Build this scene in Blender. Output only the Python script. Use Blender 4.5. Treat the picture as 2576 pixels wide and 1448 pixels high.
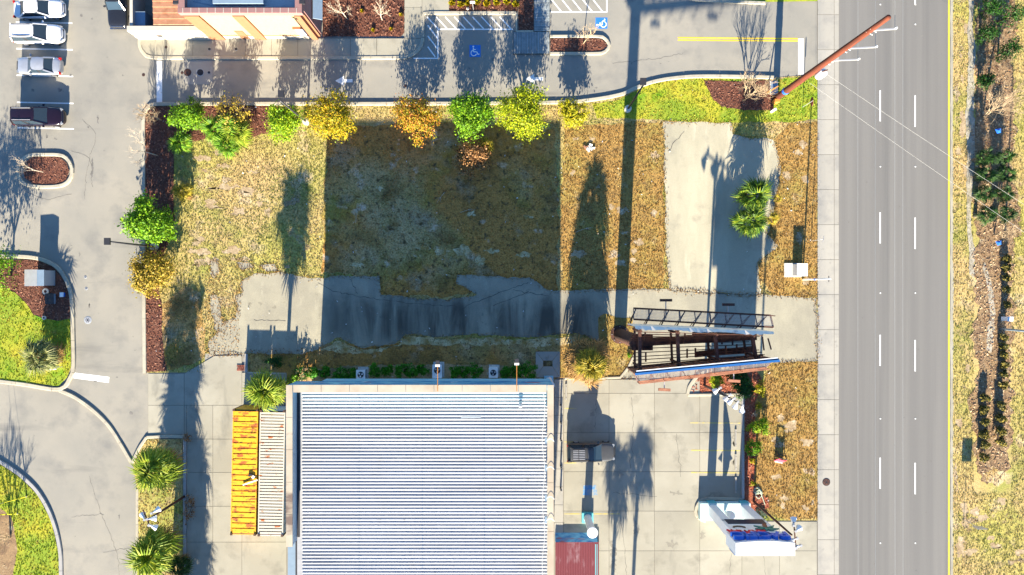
import bpy, bmesh, math, random
import numpy as np
from mathutils import Vector, Matrix

for _o in list(bpy.data.objects):
    bpy.data.objects.remove(_o)
scene = bpy.context.scene
COL = scene.collection
RNG = random.Random(7)
NR = np.random.default_rng(11)

# ------------------------------------------------------------------ camera, sky, sun, exposure
H = 68.0            # drone height over the ground (m)
S = 25.0            # survey grid: 25 units of the plan per metre on the ground
CX, CY = 1288.0, 724.0
cam = bpy.data.cameras.new('camera')
cam.sensor_width = 36.0
cam.lens = 18.0 * H / (CX / S)
cam.clip_start = 0.5
cam.clip_end = 2000
camo = bpy.data.objects.new('camera', cam)
camo.location = (0, 0, H)
COL.objects.link(camo)
scene.camera = camo

SUN_EL, SUN_AZ = math.radians(18.5), math.radians(2.8)
world = bpy.data.worlds.new('World')
scene.world = world
world.use_nodes = True
wn = world.node_tree
bgn = wn.nodes['Background']
sky = wn.nodes.new('ShaderNodeTexSky')
sky.sky_type = 'NISHITA'
sky.sun_disc = False
sky.sun_elevation = SUN_EL
sky.sun_rotation = math.radians(180) + SUN_AZ
sky.air_density = 1.0
sky.dust_density = 0.0
sky.ozone_density = 6.0
wn.links.new(sky.outputs[0], bgn.inputs[0])
bgn.inputs[1].default_value = 0.068
sun = bpy.data.lights.new('sun', 'SUN')
sun.energy = 5.0
sun.angle = math.radians(0.5)
sun.color = (1.0, 0.89, 0.71)
suno = bpy.data.objects.new('sun', sun)
_d = Vector((math.sin(SUN_AZ) * math.cos(SUN_EL), math.cos(SUN_AZ) * math.cos(SUN_EL), -math.sin(SUN_EL)))
suno.rotation_euler = _d.to_track_quat('-Z', 'Y').to_euler()
suno.location = (0, -60, 40)
COL.objects.link(suno)
scene.view_settings.view_transform = 'Standard'
scene.view_settings.look = 'None'
scene.view_settings.gamma = 1.0
scene.view_settings.exposure = 2.24
scene.render.resolution_x = 1024
scene.render.resolution_y = 575

# ------------------------------------------------------------------ plan helpers
def P(px, py, z=0.0):
    f = (H - z) / H
    return Vector(((px - CX) / S * f, (CY - py) / S * f, z))
def G(px, py):
    return ((px - CX) / S, (CY - py) / S)
def GP(pts):
    return [G(*p) for p in pts]
ORD = ['first', 'second', 'third', 'fourth', 'fifth', 'sixth', 'seventh', 'eighth', 'ninth', 'tenth', 'eleventh',
       'twelfth', 'thirteenth', 'fourteenth', 'fifteenth', 'sixteenth', 'seventeenth', 'eighteenth']

# ------------------------------------------------------------------ materials
def nodes_of(name):
    m = bpy.data.materials.new(name)
    m.use_nodes = True
    nt = m.node_tree
    return m, nt, nt.nodes['Principled BSDF']
def c4(c):
    return (c[0], c[1], c[2], 1.0)
def noise(nt, scale, detail=4, rough=0.55, world=True, vec=None, dist=0.0):
    n = nt.nodes.new('ShaderNodeTexNoise')
    n.inputs['Scale'].default_value = scale
    n.inputs['Detail'].default_value = detail
    n.inputs['Roughness'].default_value = rough
    n.inputs['Distortion'].default_value = dist
    if vec is None:
        if world:
            vec = nt.nodes.new('ShaderNodeNewGeometry').outputs['Position']
        else:
            vec = nt.nodes.new('ShaderNodeTexCoord').outputs['Object']
    nt.links.new(vec, n.inputs['Vector'])
    return n.outputs['Fac']
def ramp(nt, fac, lo, hi):
    r = nt.nodes.new('ShaderNodeMapRange')
    r.inputs['From Min'].default_value = lo
    r.inputs['From Max'].default_value = hi
    nt.links.new(fac, r.inputs['Value'])
    return r.outputs[0]
def mixc(nt, fac, a, b, blend='MIX'):
    n = nt.nodes.new('ShaderNodeMix')
    n.data_type = 'RGBA'
    n.blend_type = blend
    if hasattr(fac, 'is_output'):
        nt.links.new(fac, n.inputs[0])
    else:
        n.inputs[0].default_value = fac
    for i, v in ((6, a), (7, b)):
        if hasattr(v, 'is_output'):
            nt.links.new(v, n.inputs[i])
        else:
            n.inputs[i].default_value = c4(v)
    return n.outputs[2]
def stretch(nt, sx, sy, sz, world=True, rot=0):
    mp = nt.nodes.new('ShaderNodeMapping')
    mp.inputs['Scale'].default_value = (sx, sy, sz)
    mp.inputs['Rotation'].default_value = (0, 0, rot)
    src = nt.nodes.new('ShaderNodeNewGeometry').outputs['Position'] if world else nt.nodes.new('ShaderNodeTexCoord').outputs['Object']
    nt.links.new(src, mp.inputs['Vector'])
    return mp.outputs[0]
def surf(name, base, layers=(), rough=0.85, bump=0.0, bscale=30.0, spec=0.3, metal=0.0, world=True, grain=0.0, gscale=40.0, island=0.0):
    """base colour + noise layers (colour, scale, lo, hi[, stretch xyz]) + fine grain + relief"""
    m, nt, b = nodes_of(name)
    col = base
    for L in layers:
        c, sc, lo, hi = L[:4]
        vec = stretch(nt, *L[4], world=world) if len(L) > 4 else None
        f = ramp(nt, noise(nt, sc, 5, 0.6, world, vec), lo, hi)
        col = mixc(nt, f, col, c)
    if grain:
        g = ramp(nt, noise(nt, gscale, 3, 0.7, world), 0.25, 0.75)
        gl = nt.nodes.new('ShaderNodeMapRange')
        gl.inputs['To Min'].default_value = 1 - grain
        gl.inputs['To Max'].default_value = 1 + grain
        nt.links.new(g, gl.inputs['Value'])
        cb = nt.nodes.new('ShaderNodeCombineColor')
        for i in range(3):
            nt.links.new(gl.outputs[0], cb.inputs[i])
        col = mixc(nt, 1.0, col, cb.outputs[0], 'MULTIPLY')
    if island:
        oi = nt.nodes.new('ShaderNodeObjectInfo')
        gl = nt.nodes.new('ShaderNodeMapRange')
        gl.inputs['To Min'].default_value = 1 - island
        gl.inputs['To Max'].default_value = 1 + island
        nt.links.new(oi.outputs['Random'], gl.inputs['Value'])
        cb = nt.nodes.new('ShaderNodeCombineColor')
        for i in range(3):
            nt.links.new(gl.outputs[0], cb.inputs[i])
        col = mixc(nt, 1.0, col, cb.outputs[0], 'MULTIPLY')
    if hasattr(col, 'is_output'):
        nt.links.new(col, b.inputs['Base Color'])
    else:
        b.inputs['Base Color'].default_value = c4(col)
    b.inputs['Roughness'].default_value = rough
    b.inputs['Metallic'].default_value = metal
    b.inputs['Specular IOR Level'].default_value = spec
    if bump:
        bn = nt.nodes.new('ShaderNodeBump')
        bn.inputs['Strength'].default_value = bump
        bn.inputs['Distance'].default_value = 0.03
        nt.links.new(noise(nt, bscale, 4, 0.6, world), bn.inputs['Height'])
        nt.links.new(bn.outputs[0], b.inputs['Normal'])
    return m
def leafmat(name, cols, transl=0.25, wscale=0.0, wcol=None):
    """colour varies leaf by leaf (random per island)"""
    m, nt, b = nodes_of(name)
    g = nt.nodes.new('ShaderNodeNewGeometry')
    cr = nt.nodes.new('ShaderNodeValToRGB')
    els = cr.color_ramp.elements
    while len(els) < len(cols):
        els.new(0.5)
    for i, c in enumerate(cols):
        els[i].position = i / (len(cols) - 1)
        els[i].color = c4(c)
    nt.links.new(g.outputs['Random Per Island'], cr.inputs[0])
    col = cr.outputs[0]
    if wcol:
        col = mixc(nt, ramp(nt, noise(nt, wscale, 3), 0.42, 0.6), col, wcol)
    nt.links.new(col, b.inputs['Base Color'])
    b.inputs['Roughness'].default_value = 0.55
    b.inputs['Specular IOR Level'].default_value = 0.25
    if transl:
        tr = nt.nodes.new('ShaderNodeBsdfTranslucent')
        nt.links.new(col, tr.inputs[0])
        mx = nt.nodes.new('ShaderNodeMixShader')
        mx.inputs[0].default_value = transl
        out = nt.nodes['Material Output']
        nt.links.new(b.outputs[0], mx.inputs[1])
        nt.links.new(tr.outputs[0], mx.inputs[2])
        nt.links.new(mx.outputs[0], out.inputs[0])
    return m
def paint(name, c, rough=0.5, metal=0.0, spec=0.4, coat=0.0):
    m, nt, b = nodes_of(name)
    col = mixc(nt, ramp(nt, noise(nt, 3.0, 4, 0.6, False), 0.35, 0.75), c, tuple(v * 0.86 for v in c))
    nt.links.new(col, b.inputs['Base Color'])
    b.inputs['Roughness'].default_value = rough
    b.inputs['Metallic'].default_value = metal
    b.inputs['Specular IOR Level'].default_value = spec
    b.inputs['Coat Weight'].default_value = coat
    b.inputs['Coat Roughness'].default_value = 0.08
    return m

M = {}
# ------------------------------------------------------------------ mesh helpers
class MB:
    def __init__(self):
        self.v, self.f = [], []
    def add(self, vs, fs):
        o = len(self.v)
        self.v += [tuple(p) for p in vs]
        self.f += [tuple(i + o for i in f) for f in fs]
        return self
    def box(self, c, s, rz=0.0, rx=0.0, ry=0.0):
        R = Matrix.Rotation(rz, 3, 'Z') @ Matrix.Rotation(ry, 3, 'Y') @ Matrix.Rotation(rx, 3, 'X')
        c = Vector(c)
        vs = [c + R @ Vector((sx * s[0] / 2, sy * s[1] / 2, sz * s[2] / 2)) for sz in (-1, 1) for sy in (-1, 1) for sx in (-1, 1)]
        return self.add(vs, [(0, 2, 3, 1), (4, 5, 7, 6), (0, 1, 5, 4), (2, 6, 7, 3), (0, 4, 6, 2), (1, 3, 7, 5)])
    def bar(self, a, b, w, h=None):
        a, b = Vector(a), Vector(b)
        h = h or w
        d = b - a
        L = d.length
        q = d.to_track_quat('X', 'Z').to_matrix()
        c = (a + b) / 2
        vs = [c + q @ Vector((sx * L / 2, sy * w / 2, sz * h / 2)) for sz in (-1, 1) for sy in (-1, 1) for sx in (-1, 1)]
        return self.add(vs, [(0, 2, 3, 1), (4, 5, 7, 6), (0, 1, 5, 4), (2, 6, 7, 3), (0, 4, 6, 2), (1, 3, 7, 5)])
    def tube(self, a, b, r0, r1=None, n=8, cap=True):
        a, b = Vector(a), Vector(b)
        r1 = r0 if r1 is None else r1
        q = (b - a).to_track_quat('Z', 'Y').to_matrix()
        vs = []
        for p, r in ((a, r0), (b, r1)):
            for i in range(n):
                t = 2 * math.pi * i / n
                vs.append(p + q @ Vector((r * math.cos(t), r * math.sin(t), 0)))
        fs = [(i, (i + 1) % n, n + (i + 1) % n, n + i) for i in range(n)]
        if cap:
            fs += [tuple(range(n - 1, -1, -1)), tuple(range(n, 2 * n))]
        return self.add(vs, fs)
    def lathe(self, c, prof, n=16, axis=None):
        c = Vector(c)
        q = axis.to_track_quat('Z', 'Y').to_matrix() if axis is not None else Matrix.Identity(3)
        vs = [c + q @ Vector((r * math.cos(2 * math.pi * i / n), r * math.sin(2 * math.pi * i / n), z)) for r, z in prof for i in range(n)]
        fs = []
        for k in range(len(prof) - 1):
            fs += [(k * n + i, k * n + (i + 1) % n, (k + 1) * n + (i + 1) % n, (k + 1) * n + i) for i in range(n)]
        fs += [tuple(range(n - 1, -1, -1)), tuple(range((len(prof) - 1) * n, len(prof) * n))]
        return self.add(vs, fs)
    def prism(self, poly, z0, z1):
        n = len(poly)
        a = sum(poly[i][0] * poly[(i + 1) % n][1] - poly[(i + 1) % n][0] * poly[i][1] for i in range(n))
        if a < 0:
            poly = poly[::-1]
        vs = [(x, y, z0) for x, y in poly] + [(x, y, z1) for x, y in poly]
        return self.add(vs, [tuple(range(n - 1, -1, -1)), tuple(range(n, 2 * n))] + [(i, (i + 1) % n, n + (i + 1) % n, n + i) for i in range(n)])
    def sheet(self, poly, z):
        n = len(poly)
        a = sum(poly[i][0] * poly[(i + 1) % n][1] - poly[(i + 1) % n][0] * poly[i][1] for i in range(n))
        if a < 0:
            poly = poly[::-1]
        return self.add([(x, y, z) for x, y in poly], [tuple(range(n))])
    def quad(self, a, b, c, d):
        return self.add([a, b, c, d], [(0, 1, 2, 3)])
    def mesh(self, name, mat, smooth=False):
        me = bpy.data.meshes.new(name)
        me.from_pydata(self.v, [], self.f)
        if mat is not None:
            me.materials.append(mat)
        if smooth:
            me.shade_smooth()
        me.update()
        return me
    def build(self, name, mat, parent=None, smooth=False):
        o = bpy.data.objects.new(name, self.mesh(name, mat, smooth))
        COL.objects.link(o)
        if parent is not None:
            o.parent = parent
        return o

def np_mesh(name, verts, faces, mat):
    """fast mesh of equal-sized faces from arrays"""
    me = bpy.data.meshes.new(name)
    nv, nf, k = len(verts), len(faces), faces.shape[1]
    me.vertices.add(nv)
    me.vertices.foreach_set('co', np.asarray(verts, dtype=np.float32).ravel())
    me.loops.add(nf * k)
    me.loops.foreach_set('vertex_index', np.asarray(faces, dtype=np.int32).ravel())
    me.polygons.add(nf)
    me.polygons.foreach_set('loop_start', np.arange(0, nf * k, k, dtype=np.int32))
    me.update(calc_edges=True)
    me.materials.append(mat)
    return me
def link(name, me, parent=None, loc=None):
    o = bpy.data.objects.new(name, me)
    COL.objects.link(o)
    if parent is not None:
        o.parent = parent
    if loc is not None:
        o.location = loc
    return o
def tag(o, label=None, cat=None, group=None, kind=None):
    for k, v in (('label', label), ('category', cat), ('group', group), ('kind', kind)):
        if v:
            o[k] = v
    return o
def thing(name, label, cat, loc=(0, 0, 0), rz=0.0, group=None):
    o = bpy.data.objects.new(name, None)
    o.empty_display_size = 0.3
    COL.objects.link(o)
    o.location = loc
    o.rotation_euler = (0, 0, rz)
    return tag(o, label, cat, group)
def struct(name, mb, mat):
    return tag(mb.build(name, mat), kind='structure')
def jag(poly, amp, step=0.35, seed=0):
    """roughen an outline"""
    r = random.Random(seed + len(poly))
    out = []
    n = len(poly)
    for i in range(n):
        a, b = Vector(poly[i]), Vector(poly[(i + 1) % n])
        d = b - a
        L = d.length
        k = max(1, int(L / step))
        nrm = Vector((-d.y, d.x)).normalized() if L > 0 else Vector((0, 0))
        drift = 0.0
        for j in range(k):
            drift = drift * 0.75 + r.uniform(-1, 1) * amp * 0.6
            out.append(tuple(a + d * (j / k) + nrm * drift))
    return out
def smooth_path(pts, step=0.5, closed=False):
    """Catmull-Rom through the points, resampled"""
    pts = [Vector(p) for p in pts]
    n = len(pts)
    dense = []
    rng = range(n if closed else n - 1)
    for i in rng:
        p1, p2 = pts[i], pts[(i + 1) % n]
        p0 = pts[i - 1] if (closed or i > 0) else p1 * 2 - p2
        p3 = pts[(i + 2) % n] if (closed or i + 2 < n) else p2 * 2 - p1
        for j in range(12):
            t = j / 12
            dense.append(0.5 * ((2 * p1) + (p2 - p0) * t + (2 * p0 - 5 * p1 + 4 * p2 - p3) * t * t + (3 * p1 - p0 - 3 * p2 + p3) * t ** 3))
    dense.append(pts[0] if closed else pts[-1])
    out = [dense[0]]
    acc = 0
    for a, b in zip(dense, dense[1:]):
        acc += (b - a).length
        if acc >= step:
            out.append(b)
            acc = 0
    if (out[-1] - dense[-1]).length > 0.05:
        out.append(dense[-1])
    return out
def strip(path, w, z0, z1, mb=None):
    """a raised strip along a 2-D path"""
    mb = mb or MB()
    n = len(path)
    L, R = [], []
    for i in range(n):
        d = (path[min(i + 1, n - 1)] - path[max(i - 1, 0)])
        nv = Vector((-d.y, d.x)).normalized() * (w / 2)
        L.append(path[i] + nv)
        R.append(path[i] - nv)
    vs = []
    for i in range(n):
        c = min(0.04, w * 0.2, (z1 - z0) * 0.4)
        u = (L[i] - R[i]).normalized() * c
        vs += [(L[i].x, L[i].y, z0), (L[i].x, L[i].y, z1 - c), (L[i].x - u.x, L[i].y - u.y, z1), (R[i].x + u.x, R[i].y + u.y, z1), (R[i].x, R[i].y, z1 - c), (R[i].x, R[i].y, z0)]
    fs = []
    for i in range(n - 1):
        for k in range(5):
            a = i * 6 + k
            fs.append((a, a + 1, a + 7, a + 6))
    fs += [(5, 4, 3, 2, 1, 0), tuple((n - 1) * 6 + k for k in range(6))]
    return mb.add(vs, fs)
def kerb(pts, w=0.32, h=0.15, closed=False, seg=3.0, smooth=True, mat='kerb', name='kerb', z0=-0.01):
    pts = GP(pts)
    path = smooth_path(pts, 0.35, closed) if smooth else [Vector(p) for p in pts]
    if not smooth:
        out = []
        for a, b in zip(path, path[1:]):
            k = max(1, int((b - a).length / 0.5))
            out += [a + (b - a) * (j / k) for j in range(k)]
        path = out + [path[-1]]
    foot = struct(name, strip(path, w * 0.9, z0, h * 0.55), M['joint'])
    k = max(2, int(seg / 0.38))
    i = 0
    while i < len(path) - 1:
        j = min(i + k, len(path) - 1)
        if len(path) - 1 - j < 3:
            j = len(path) - 1
        ch = [p.copy() for p in path[i:j + 1]]
        d0 = (ch[1] - ch[0]).normalized() * 0.015
        d1 = (ch[-1] - ch[-2]).normalized() * 0.015
        ch[0] += d0
        ch[-1] -= d1
        strip(ch, w, z0 + 0.005, h + RNG.uniform(-0.006, 0.006)).build('kerb_stone', M[mat], foot)
        i = j
    return foot
def in_poly(x, y, poly):
    r = np.zeros(len(x), dtype=bool)
    n = len(poly)
    for i in range(n):
        x0, y0 = poly[i]
        x1, y1 = poly[(i + 1) % n]
        if y0 == y1:
            continue
        c = ((y0 > y) != (y1 > y)) & (x < (x1 - x0) * (y - y0) / (y1 - y0) + x0)
        r ^= c
    return r
def scatter(poly, dens, holes=()):
    p = np.array(poly)
    lo, hi = p.min(0), p.max(0)
    n = int((hi - lo).prod() * dens)
    x = NR.uniform(lo[0], hi[0], n)
    y = NR.uniform(lo[1], hi[1], n)
    k = in_poly(x, y, poly)
    for h in holes:
        k &= ~in_poly(x, y, h)
    return x[k], y[k]
def tufts(name, polys, dens, hgt, mat, holes=(), wid=0.05, z=0.03, lean=0.5, blades=3):
    xs, ys = [], []
    for poly in polys:
        x, y = scatter(poly, dens, holes)
        xs.append(x); ys.append(y)
    x = np.concatenate(xs); y = np.concatenate(ys)
    x = np.repeat(x, blades) + NR.normal(0, 0.04, len(x) * blades)
    y = np.repeat(y, blades) + NR.normal(0, 0.04, len(y) * blades)
    n = len(x)
    a = NR.uniform(0, 2 * np.pi, n)
    h = hgt * NR.uniform(0.5, 1.4, n)
    w = wid * NR.uniform(0.5, 1.3, n)
    la = NR.uniform(0, 2 * np.pi, n)
    ll = lean * NR.uniform(0.2, 1.4, n) * h * 1.6
    v = np.empty((n, 3, 3))
    v[:, 0] = np.stack([x - np.cos(a) * w, y - np.sin(a) * w, np.full(n, z - 0.01)], 1)
    v[:, 1] = np.stack([x + np.cos(a) * w, y + np.sin(a) * w, np.full(n, z - 0.01)], 1)
    v[:, 2] = np.stack([x + np.cos(la) * ll, y + np.sin(la) * ll, z + h], 1)
    o = link(name, np_mesh(name, v.reshape(-1, 3), np.arange(n * 3).reshape(-1, 3), mat))
    return o
def chips(name, polys, dens, size, mat, holes=(), z=0.06):
    xs, ys = [], []
    for poly in polys:
        x, y = scatter(poly, dens, holes)
        xs.append(x); ys.append(y)
    x = np.concatenate(xs); y = np.concatenate(ys)
    n = len(x)
    a = NR.uniform(0, np.pi, n)
    l = size * NR.uniform(0.5, 1.5, n)
    w = l * NR.uniform(0.25, 0.6, n)
    t = NR.normal(0, 0.35, n)
    t2 = NR.normal(0, 0.25, n)
    ux, uy = np.cos(a), np.sin(a)
    zz = z + NR.uniform(0.005, 0.04, n)
    v = np.empty((n, 4, 3))
    for k, (su, sw) in enumerate(((-1, -1), (1, -1), (1, 1), (-1, 1))):
        v[:, k] = np.stack([x + su * ux * l - sw * uy * w, y + su * uy * l + sw * ux * w, zz + su * l * t * 0.6 + sw * w * t2], 1)
    return link(name, np_mesh(name, v.reshape(-1, 3), np.arange(n * 4).reshape(-1, 4), mat))

# ------------------------------------------------------------------ plants
def leaf_crown(name, mat, R, zc, n=2600, leaf=0.16, clumps=60, parent=None, gap=0.0, shell=0.55, seed=1, skirt=0.0, spiky=0.0):
    """leaves in clumps through an uneven ellipsoid R=(rx,ry,rz) centred at height zc"""
    r = np.random.default_rng(seed)
    d = r.normal(size=(clumps, 3))
    d /= np.linalg.norm(d, axis=1)[:, None]
    d[:, 2] = np.where(d[:, 2] < -0.5, -d[:, 2], d[:, 2])
    rad = shell * 0.9 + (1.08 - shell * 0.9) * r.uniform(0, 1, clumps) ** 0.6
    bulge = 1 + 0.26 * np.sin(3 * np.arctan2(d[:, 1], d[:, 0]) + r.uniform(0, 6)) * r.uniform(0.3, 1.2, clumps)
    cc = d * (rad * bulge)[:, None] * 0.86
    k = r.integers(0, clumps, n)
    size = r.uniform(0.09, 0.19, clumps)
    off = r.normal(size=(n, 3)) * size[k][:, None]
    p = cc[k] + off
    out = p / (np.linalg.norm(p, axis=1)[:, None] + 1e-6)
    p = p * np.array(R)
    p[:, 2] = np.maximum(p[:, 2], -zc * 0.92)
    p[:, 2] += zc
    # leaf frame
    nrm = out * 0.7 + r.normal(size=(n, 3)) * 0.6 + np.array([0, 0, 0.35])
    nrm /= np.linalg.norm(nrm, axis=1)[:, None]
    t = np.cross(nrm, r.normal(size=(n, 3)))
    if spiky:
        t = out * spiky + t * (1 - spiky)
        t -= nrm * (t * nrm).sum(1)[:, None]
    t /= np.linalg.norm(t, axis=1)[:, None] + 1e-6
    b = np.cross(nrm, t)
    l = leaf * r.uniform(0.6, 1.35, n)
    w = l * r.uniform(0.35, 0.6, n)
    v = np.empty((n, 4, 3))
    v[:, 0] = p - t * l[:, None]
    v[:, 1] = p - b * w[:, None] + nrm * (w * 0.25)[:, None]
    v[:, 2] = p + t * l[:, None]
    v[:, 3] = p + b * w[:, None] + nrm * (w * 0.25)[:, None]
    return link(name, np_mesh(name, v.reshape(-1, 3), np.arange(n * 4).reshape(-1, 4), mat), parent)
def branching(mb, p, d, L, r, depth, rng, spread=0.6, up=0.12, kids=3):
    q = p + d * L
    mb.tube(p, q, r, r * 0.68, n=4 if depth < 3 else 6, cap=False)
    if depth == 0:
        return
    for i in range(kids if depth > 1 else kids + 1):
        nd = (d + Vector((rng.gauss(0, spread), rng.gauss(0, spread), rng.gauss(up, spread * 0.6)))).normalized()
        st = p + d * L * rng.uniform(0.55, 1.0)
        branching(mb, st, nd, L * rng.uniform(0.55, 0.85), r * 0.62, depth - 1, rng, spread, up, kids)
def leafy_tree(name, label, px, py, dia, hgt, mat, seed, cat='tree', group=None, n=2600, leaf=0.15, zb=0.25, clumps=70, spiky=0.0, shell=0.5):
    """px,py: crown centre in the plan; stands on the ground below it"""
    zc = (hgt + zb) / 2
    b = P(px, py, zc)
    t = thing(name, label, cat, (b.x, b.y, 0), seed, group)
    tr = MB()
    rng = random.Random(seed)
    tr.tube((0, 0, -0.05), (0.03, 0.02, hgt * 0.45), 0.13, 0.08, 8)
    for i in range(6):
        a = i * 1.05 + rng.uniform(-0.3, 0.3)
        q = Vector((math.cos(a) * dia * 0.26, math.sin(a) * dia * 0.26, hgt * rng.uniform(0.5, 0.8)))
        tr.tube((0, 0, hgt * 0.25), q, 0.06, 0.025, 5)
        for _k in range(5):
            tr.tube(q, q + Vector((rng.gauss(0, 0.4), rng.gauss(0, 0.4), rng.uniform(0.1, 0.5))), 0.022, 0.006, 4)
    tr.build('trunk', M['bark'], t, True)
    leaf_crown('crown', mat, (dia / 2, dia / 2, (hgt - zb) / 2), zc, n=n, leaf=leaf, clumps=clumps, parent=t, seed=seed, spiky=spiky, shell=shell)
    return t
def shrub(name, label, px, py, dia, hgt, mat, seed, cat='shrub', group=None, n=500, leaf=0.10, clumps=30, sy=1.0):
    b = P(px, py, hgt / 2)
    t = thing(name, label, cat, (b.x, b.y, 0.04), 0, group)
    st = MB()
    for i in range(4):
        a = i * 1.6 + seed
        st.tube((0, 0, -0.05), (math.cos(a) * dia * 0.2, math.sin(a) * dia * 0.2 * sy, hgt * 0.6), 0.03, 0.012, 5)
    st.build('stem', M['bark'], t)
    leaf_crown('foliage', mat, (dia / 2, dia / 2 * sy, hgt / 2), hgt / 2, n=n, leaf=leaf, clumps=clumps, parent=t, seed=seed, shell=0.6)
    return t
def bare_tree(name, label, px, py, hgt, mat, seed, cat='bare tree', group=None, lean=(0, 0), depth=4, kids=3, spread=0.55, stems=1, up=0.15, base=False, r=0.07):
    b = P(px, py, 0 if base else hgt * 0.5)
    t = thing(name, label, cat, (b.x, b.y, 0.02), 0, group)
    rng = random.Random(seed)
    tr, br = MB(), MB()
    for s in range(stems):
        d = Vector((lean[0] + rng.gauss(0, 0.12 if stems == 1 else 0.35), lean[1] + rng.gauss(0, 0.12 if stems == 1 else 0.35), 1)).normalized()
        L = hgt * 0.34
        p0 = Vector((0, 0, -0.05))
        tr.tube(p0, p0 + d * L, r, r * 0.75, 7)
        for k in range(kids + 1):
            nd = (d + Vector((rng.gauss(0, spread), rng.gauss(0, spread), up))).normalized()
            branching(br, p0 + d * L * rng.uniform(0.7, 1.0), nd, L * rng.uniform(0.6, 0.9), r * 0.6, depth - 1, rng, spread, up, kids)
    tr.build('trunk', mat, t, True)
    br.build('branches', mat, t)
    return t
_fronds = {}
def fan_frond(kind, k):
    """fan leaf on a stalk, along +X, unit length about 1 m"""
    key = (kind, k)
    if key in _fronds:
        return _fronds[key]
    r = random.Random(k * 31 + 5)
    mb = MB()
    st = 0.42
    mb.bar((0, 0, 0), (st, 0, 0.05), 0.025, 0.02)
    n = 17
    for i in range(n):
        a = math.radians(-105 + 210 * i / (n - 1)) + r.uniform(-0.04, 0.04)
        L = (0.62 - 0.16 * abs(a) / 1.8) * r.uniform(0.85, 1.1)
        w = 0.030
        dx, dy = math.cos(a), math.sin(a)
        root = Vector((st, 0, 0.05))
        mid = root + Vector((dx * L * 0.55, dy * L * 0.55, 0.03))
        tip = root + Vector((dx * L, dy * L, -0.16 - r.uniform(0, 0.22)))
        pn = Vector((-dy, dx, 0)) * w
        mb.add([root, mid - pn + Vector((0, 0, -0.012)), mid + Vector((0, 0, 0.012)), mid + pn + Vector((0, 0, -0.012)), tip], [(0, 1, 2), (0, 2, 3), (1, 4, 2), (2, 4, 3)])
    me = mb.mesh('frond', M[kind])
    _fronds[key] = me
    return me
def palm(name, label, px, py, hgt, dia, seed, fronds=34, kind='palm_leaf', cat='palm tree', group=None, base=False, dead=6, tr=0.17, skirt=0.3):
    """hgt = height of the crown's heart"""
    b = P(px, py, 0 if base else hgt)
    t = thing(name, label, cat, (b.x, b.y, 0.0), 0, group)
    r = random.Random(seed)
    if hgt > 1.2:
        mb = MB()
        prof = [(tr * 1.35, -0.1), (tr * 1.1, 0.3), (tr, hgt * 0.4), (tr * 1.05, hgt * 0.8), (tr * 1.5, hgt * 0.9), (tr * 0.9, hgt)]
        mb.lathe((0, 0, 0), prof, 10)
        trunk = mb.build('trunk', M['palm_trunk'], t, True)
        for k in range(10):
            a = r.uniform(0, 6.28)
            z = hgt * r.uniform(0.6, 0.92)
            bt = MB()
            bt.bar((tr * 0.9 * math.cos(a), tr * 0.9 * math.sin(a), z), (tr * 2.0 * math.cos(a), tr * 2.0 * math.sin(a), z + 0.28), 0.08, 0.03)
            bt.build('leaf_boot', M['palm_trunk'], trunk)
    for i in range(fronds + dead):
        ded = i >= fronds
        f = i / max(1, fronds - 1)
        el = math.radians(r.uniform(-65, -20)) if ded else math.radians(72 - 108 * f + r.uniform(-18, 18))
        az = i * 2.39996 + r.uniform(-0.5, 0.5)
        sc = dia / 2 * r.uniform(0.66, 1.12)
        if ded and skirt > 1:  # oversized dead-frond skirt, added to widen the cast shadow
            sc *= 1.6
            el = math.radians(r.uniform(-60, -10))
        o = link('frond', fan_frond('palm_dead' if ded else kind, r.randrange(3)), t)
        o.location = (0.05 * math.cos(az), 0.05 * math.sin(az), hgt - (r.uniform(0.2, skirt) if ded else 0.02))
        o.rotation_euler = (r.uniform(-0.7, 0.7), -el, az)
        o.scale = (sc, sc, sc)
    return t
def grass_clump(name, label, px, py, dia, hgt, mat, seed, group=None, n=240, cat='grass clump'):
    b = P(px, py, 0)
    r = np.random.default_rng(seed)
    a = r.uniform(0, 2 * np.pi, n)
    out = r.uniform(0.1, 1, n) ** 0.7 * dia / 2
    h = hgt * r.uniform(0.6, 1.1, n)
    w = 0.028
    ux, uy = np.cos(a), np.sin(a)
    bx, by = ux * out * 0.3, uy * out * 0.3
    v = np.empty((n, 4, 3))
    v[:, 0] = np.stack([bx - uy * w, by + ux * w, np.zeros(n)], 1)
    v[:, 1] = np.stack([bx + uy * w, by - ux * w, np.zeros(n)], 1)
    v[:, 2] = np.stack([ux * out * 0.75 + uy * w, uy * out * 0.75 - ux * w, h], 1)
    v[:, 3] = np.stack([ux * out * 1.05, uy * out * 1.05, h * 0.72], 1)
    o = link(name, np_mesh(name, v.reshape(-1, 3), np.arange(n * 4).reshape(-1, 4), mat), None, (b.x, b.y, 0.03))
    return tag(o, label, cat, group)
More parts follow.
